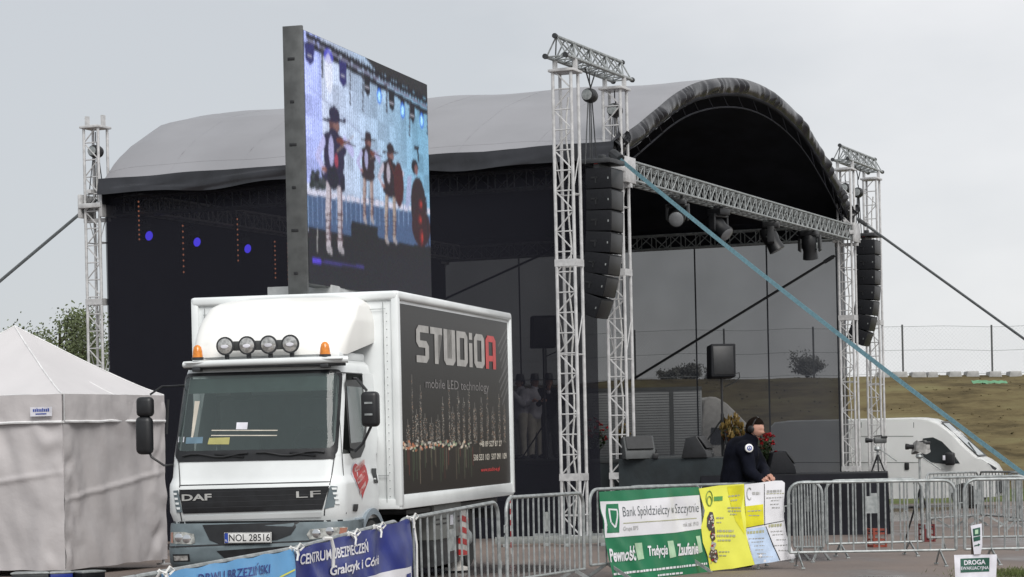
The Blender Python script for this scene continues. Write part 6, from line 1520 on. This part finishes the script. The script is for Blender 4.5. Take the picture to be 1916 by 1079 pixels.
def person(label, base, rz, J, cloth, trouser, hat=None, hcol='hair', s=1., headyaw=0, headtilt=0, extras=None, grp=None, jr=1., tr_=1.):
    t = thing('person', label, 'person', base, rz, grp)
    J = {k: Vector(v) for k, v in J.items()}
    R_ = dict(pelvis=.125, waist=.12, chest=.14, neck=.058, headb=.055, shL=.06, shR=.06, elL=.043, elR=.043, wrL=.028, wrR=.028, hipL=.085, hipR=.085, knL=.056, knR=.056, anL=.04, anR=.04, toL=.035, toR=.035)
    Ed = [('pelvis', 'waist'), ('waist', 'chest'), ('chest', 'neck'), ('neck', 'headb'), ('shL', 'shR'), ('shL', 'elL'), ('elL', 'wrL'), ('shR', 'elR'), ('elR', 'wrR'), ('hipL', 'hipR'), ('hipL', 'knL'), ('knL', 'anL'), ('anL', 'toL'), ('hipR', 'knR'), ('knR', 'anR'), ('anR', 'toR')]
    vs, fs = blob([(J[a], J[b], R_[a], R_[b]) for a, b in Ed])
    m = MB(); m.add(vs, fs, True); hc = J.get('head', J['headb'] + Vector((.02, 0, .1))); mt = head_mesh(m, hc, headyaw, headtilt, s)
    for w_, el in (('wrL', 'elL'), ('wrR', 'elR')): d = (J[w_] - J[el]).normalized(); hd = J.get(w_ + 'd', d); hand(m, J[w_] + hd * .01, hd, J.get(w_ + 'n', Vector((0, 0, -1)) if abs(hd.z) < .8 else Vector((1, 0, 0))))
    body = m.build('body', 'skin', t, sharp=0)
    r2 = dict(pelvis=.165 * tr_, waist=.165 * tr_, chest=.175 * tr_, neck=.09 * tr_, shL=.09 * jr, shR=.09 * jr, elL=.066 * jr, elR=.066 * jr, wrL=.046 * jr, wrR=.046 * jr)
    col_ = J['neck'] + (J['headb'] - J['neck']) * .45
    vs, fs = blob([(J[a], J[b], r2[a], r2[b]) for a, b in Ed if a in r2 and b in r2] + [(J['neck'], col_, .085 * tr_, .078 * tr_), (J['chest'], J['shL'], .15 * tr_, .1 * jr), (J['chest'], J['shR'], .15 * tr_, .1 * jr)], .018, 6)
    vs = [v + Vector((noise.noise(v * 7), noise.noise(v * 7 + Vector((5, 5, 5))), noise.noise(v * 7 + Vector((9, 1, 3))))) * .014 + Vector((0, 0, 1)) * .008 * noise.noise(Vector((v.x * 3, v.y * 3, v.z * 18))) for v in vs]
    m = MB(); m.add(vs, fs, True); jk = m.build('jacket', cloth, t, sharp=0)
    r3 = dict(hipL=.112, hipR=.112, knL=.08, knR=.08, anL=.064, anR=.064)
    vs, fs = blob([(J[a], J[b], r3[a], r3[b]) for a, b in Ed if a in r3 and b in r3] + [(J['pelvis'], (J['hipL'] + J['hipR']) / 2, .15, .15)]); m = MB(); m.add(vs, fs, True); m.build('trousers', trouser, t, sharp=0)
    m = MB()
    for k in ('L', 'R'): a, b = J['an' + k], J['to' + k]; m.tube([a - (b - a) * .25 + Vector((0, 0, -.03)), a + Vector((0, 0, -.02)), a + (b - a) * .6 + Vector((0, 0, -.01)), b + (b - a) * .2], [.045, .055, .048, .032], 8)
    m.build('shoes', 'black', t); hair_mesh(mt, s).build('hair', hcol, t, sharp=0)
    if hat:
        m = MB(); m.lathe([(.001, .19), (.07, .185), (.085, .16), (.1, .06), (.17, .055), (.18, .045), (.1, .045)], (0, 0, 0), n=20); m.v = [tuple(mt @ (Vector(q) + Vector((-.0, 0, 0)))) for q in m.v]; m.build('hat', hat, t)
    return t, mt, J
# man in black leaning on the barrier
PB = at(1386, 1060, 30.95); base = Vector((PB.x, 30.95, g(30.95)))
def lp(px, py, dy): return at(px, py, 30.95 + dy) - base
J = dict(pelvis=lp(1378, 930, .05), waist=lp(1379, 893, .02), chest=lp(1388, 848, -.02), neck=lp(1402, 826, -.04), headb=lp(1409, 816, -.05), head=lp(1413, 802, -.06),
         shR=lp(1393, 843, -.2), elR=lp(1404, 884, -.27), wrR=lp(1424, 899, -.47), shL=lp(1404, 842, .16), elL=lp(1428, 876, .02), wrL=lp(1434, 893, -.4),
         hipR=lp(1374, 940, -.06), knR=lp(1380, 1000, -.12), anR=lp(1372, 1052, -.02), toR=lp(1386, 1057, -.1), hipL=lp(1382, 940, .14), knL=lp(1392, 1000, .06), anL=lp(1388, 1050, .16), toL=lp(1404, 1055, .1))
J['wrRd'] = Vector((.8, -.45, .08)); J['wrRn'] = Vector((0, -.3, -1)); J['wrLd'] = Vector((.5, -.7, .1)); J['wrLn'] = Vector((0, -.3, -1))
pm, mt, J = person('man in a black jacket with a headset leaning on the barrier by the banners', base, 0, J, 'jacket', 'trousers', headyaw=R(-35), headtilt=R(14), jr=1.28, tr_=1.34, s=1.2)
m = MB(); m.tube([mt @ Vector((-.0 + .01 * math.sin(a), .1 * math.cos(a), .14 * math.sin(a) + .005)) for a in [PI * k / 14 for k in range(15)]], .008, 6)
for sg in (-1, 1): m.lathe([(.02, .0), (.045, .004), (.048, .02), (.03, .034)], mt @ Vector((-.005, sg * .088, -.005)), (mt.to_3x3() @ Vector((0, sg, 0))), 14)
m.tube([mt @ Vector(q) for q in ((0, -.105, -.02), (.07, -.1, -.07), (.125, -.05, -.08))], .005, 5); m.lathe([(.005, -.02), (.016, -.01), (.016, .015), (.004, .02)], mt @ Vector((.13, -.035, -.08)), (0, 0, 1), 10); m.build('headset', 'black', pm)
m = MB(); m.tube([mt @ Vector((-.0, .1 * math.cos(a), .151 * math.sin(a) + .005)) for a in [PI * (.36 + .02 * k) for k in range(8)]], .006, 5); m.build('headset_band_shine', 'galv', pm)
bc_ = lp(1402, 838, -.36); ax = Vector((.25, -1, .1)).normalized()
m = MB(); m.lathe([(.055, -.02), (.055, 0), (.05, .004)], bc_, ax, 24); bd_ = m.build('arm_badge', 'plate', pm)
q_ = ax.to_track_quat('Z', 'Y').to_matrix(); m = MB(); m.tube([bc_ + ax * .006 + q_ @ Vector((.028 * math.cos(a), .028 * math.sin(a), 0)) for a in [2 * PI * k / 18 for k in range(18)]], .006, 5, closed=True); m.tube([bc_ + ax * .007 + q_ @ Vector(v) for v in ((-.008, -.018, 0), (0, .014, 0), (.01, -.016, 0))], .005, 5); m.build('badge_emblem', 'euro', bd_)
# musicians half seen through the mesh
def stand(h=1.75, armbend=.25):
    k = h / 1.75
    return {a: Vector(b) * k for a, b in dict(pelvis=(0, 0, .95), waist=(0, 0, 1.12), chest=(0, 0, 1.32), neck=(0, 0, 1.5), headb=(.01, 0, 1.54), head=(.02, 0, 1.64), shR=(0, -.19, 1.42), elR=(.05, -.27, 1.15), wrR=(.22, -.2, 1.1 + armbend * .5), shL=(0, .19, 1.42), elL=(.08, .27, 1.17), wrL=(.28, .18, 1.2 + armbend),
            hipR=(0, -.09, .92), knR=(.02, -.1, .5), anR=(0, -.11, .09), toR=(.13, -.12, .045), hipL=(0, .09, .92), knL=(.02, .1, .5), anL=(0, .11, .09), toL=(.13, .12, .045)).items()}
for px, lb, a, tr_m in ((978, 'person in a white shirt and pale trousers behind the mesh, leftmost of three', R(200), 'pale'), (1003, 'person in a white shirt and dark hat behind the mesh, middle of three', R(-60), 'pale'), (1030, 'person in dark clothes behind the mesh, nearest the tower', R(-80), 'trousers')):
    p = at(px, 855, 49.5); person(lb, (p.x, 49.5, HR), a, stand(1.72), 'shirt' if tr_m == 'pale' else 'jacket', tr_m, 'black', grp='musicians waiting behind the mesh')
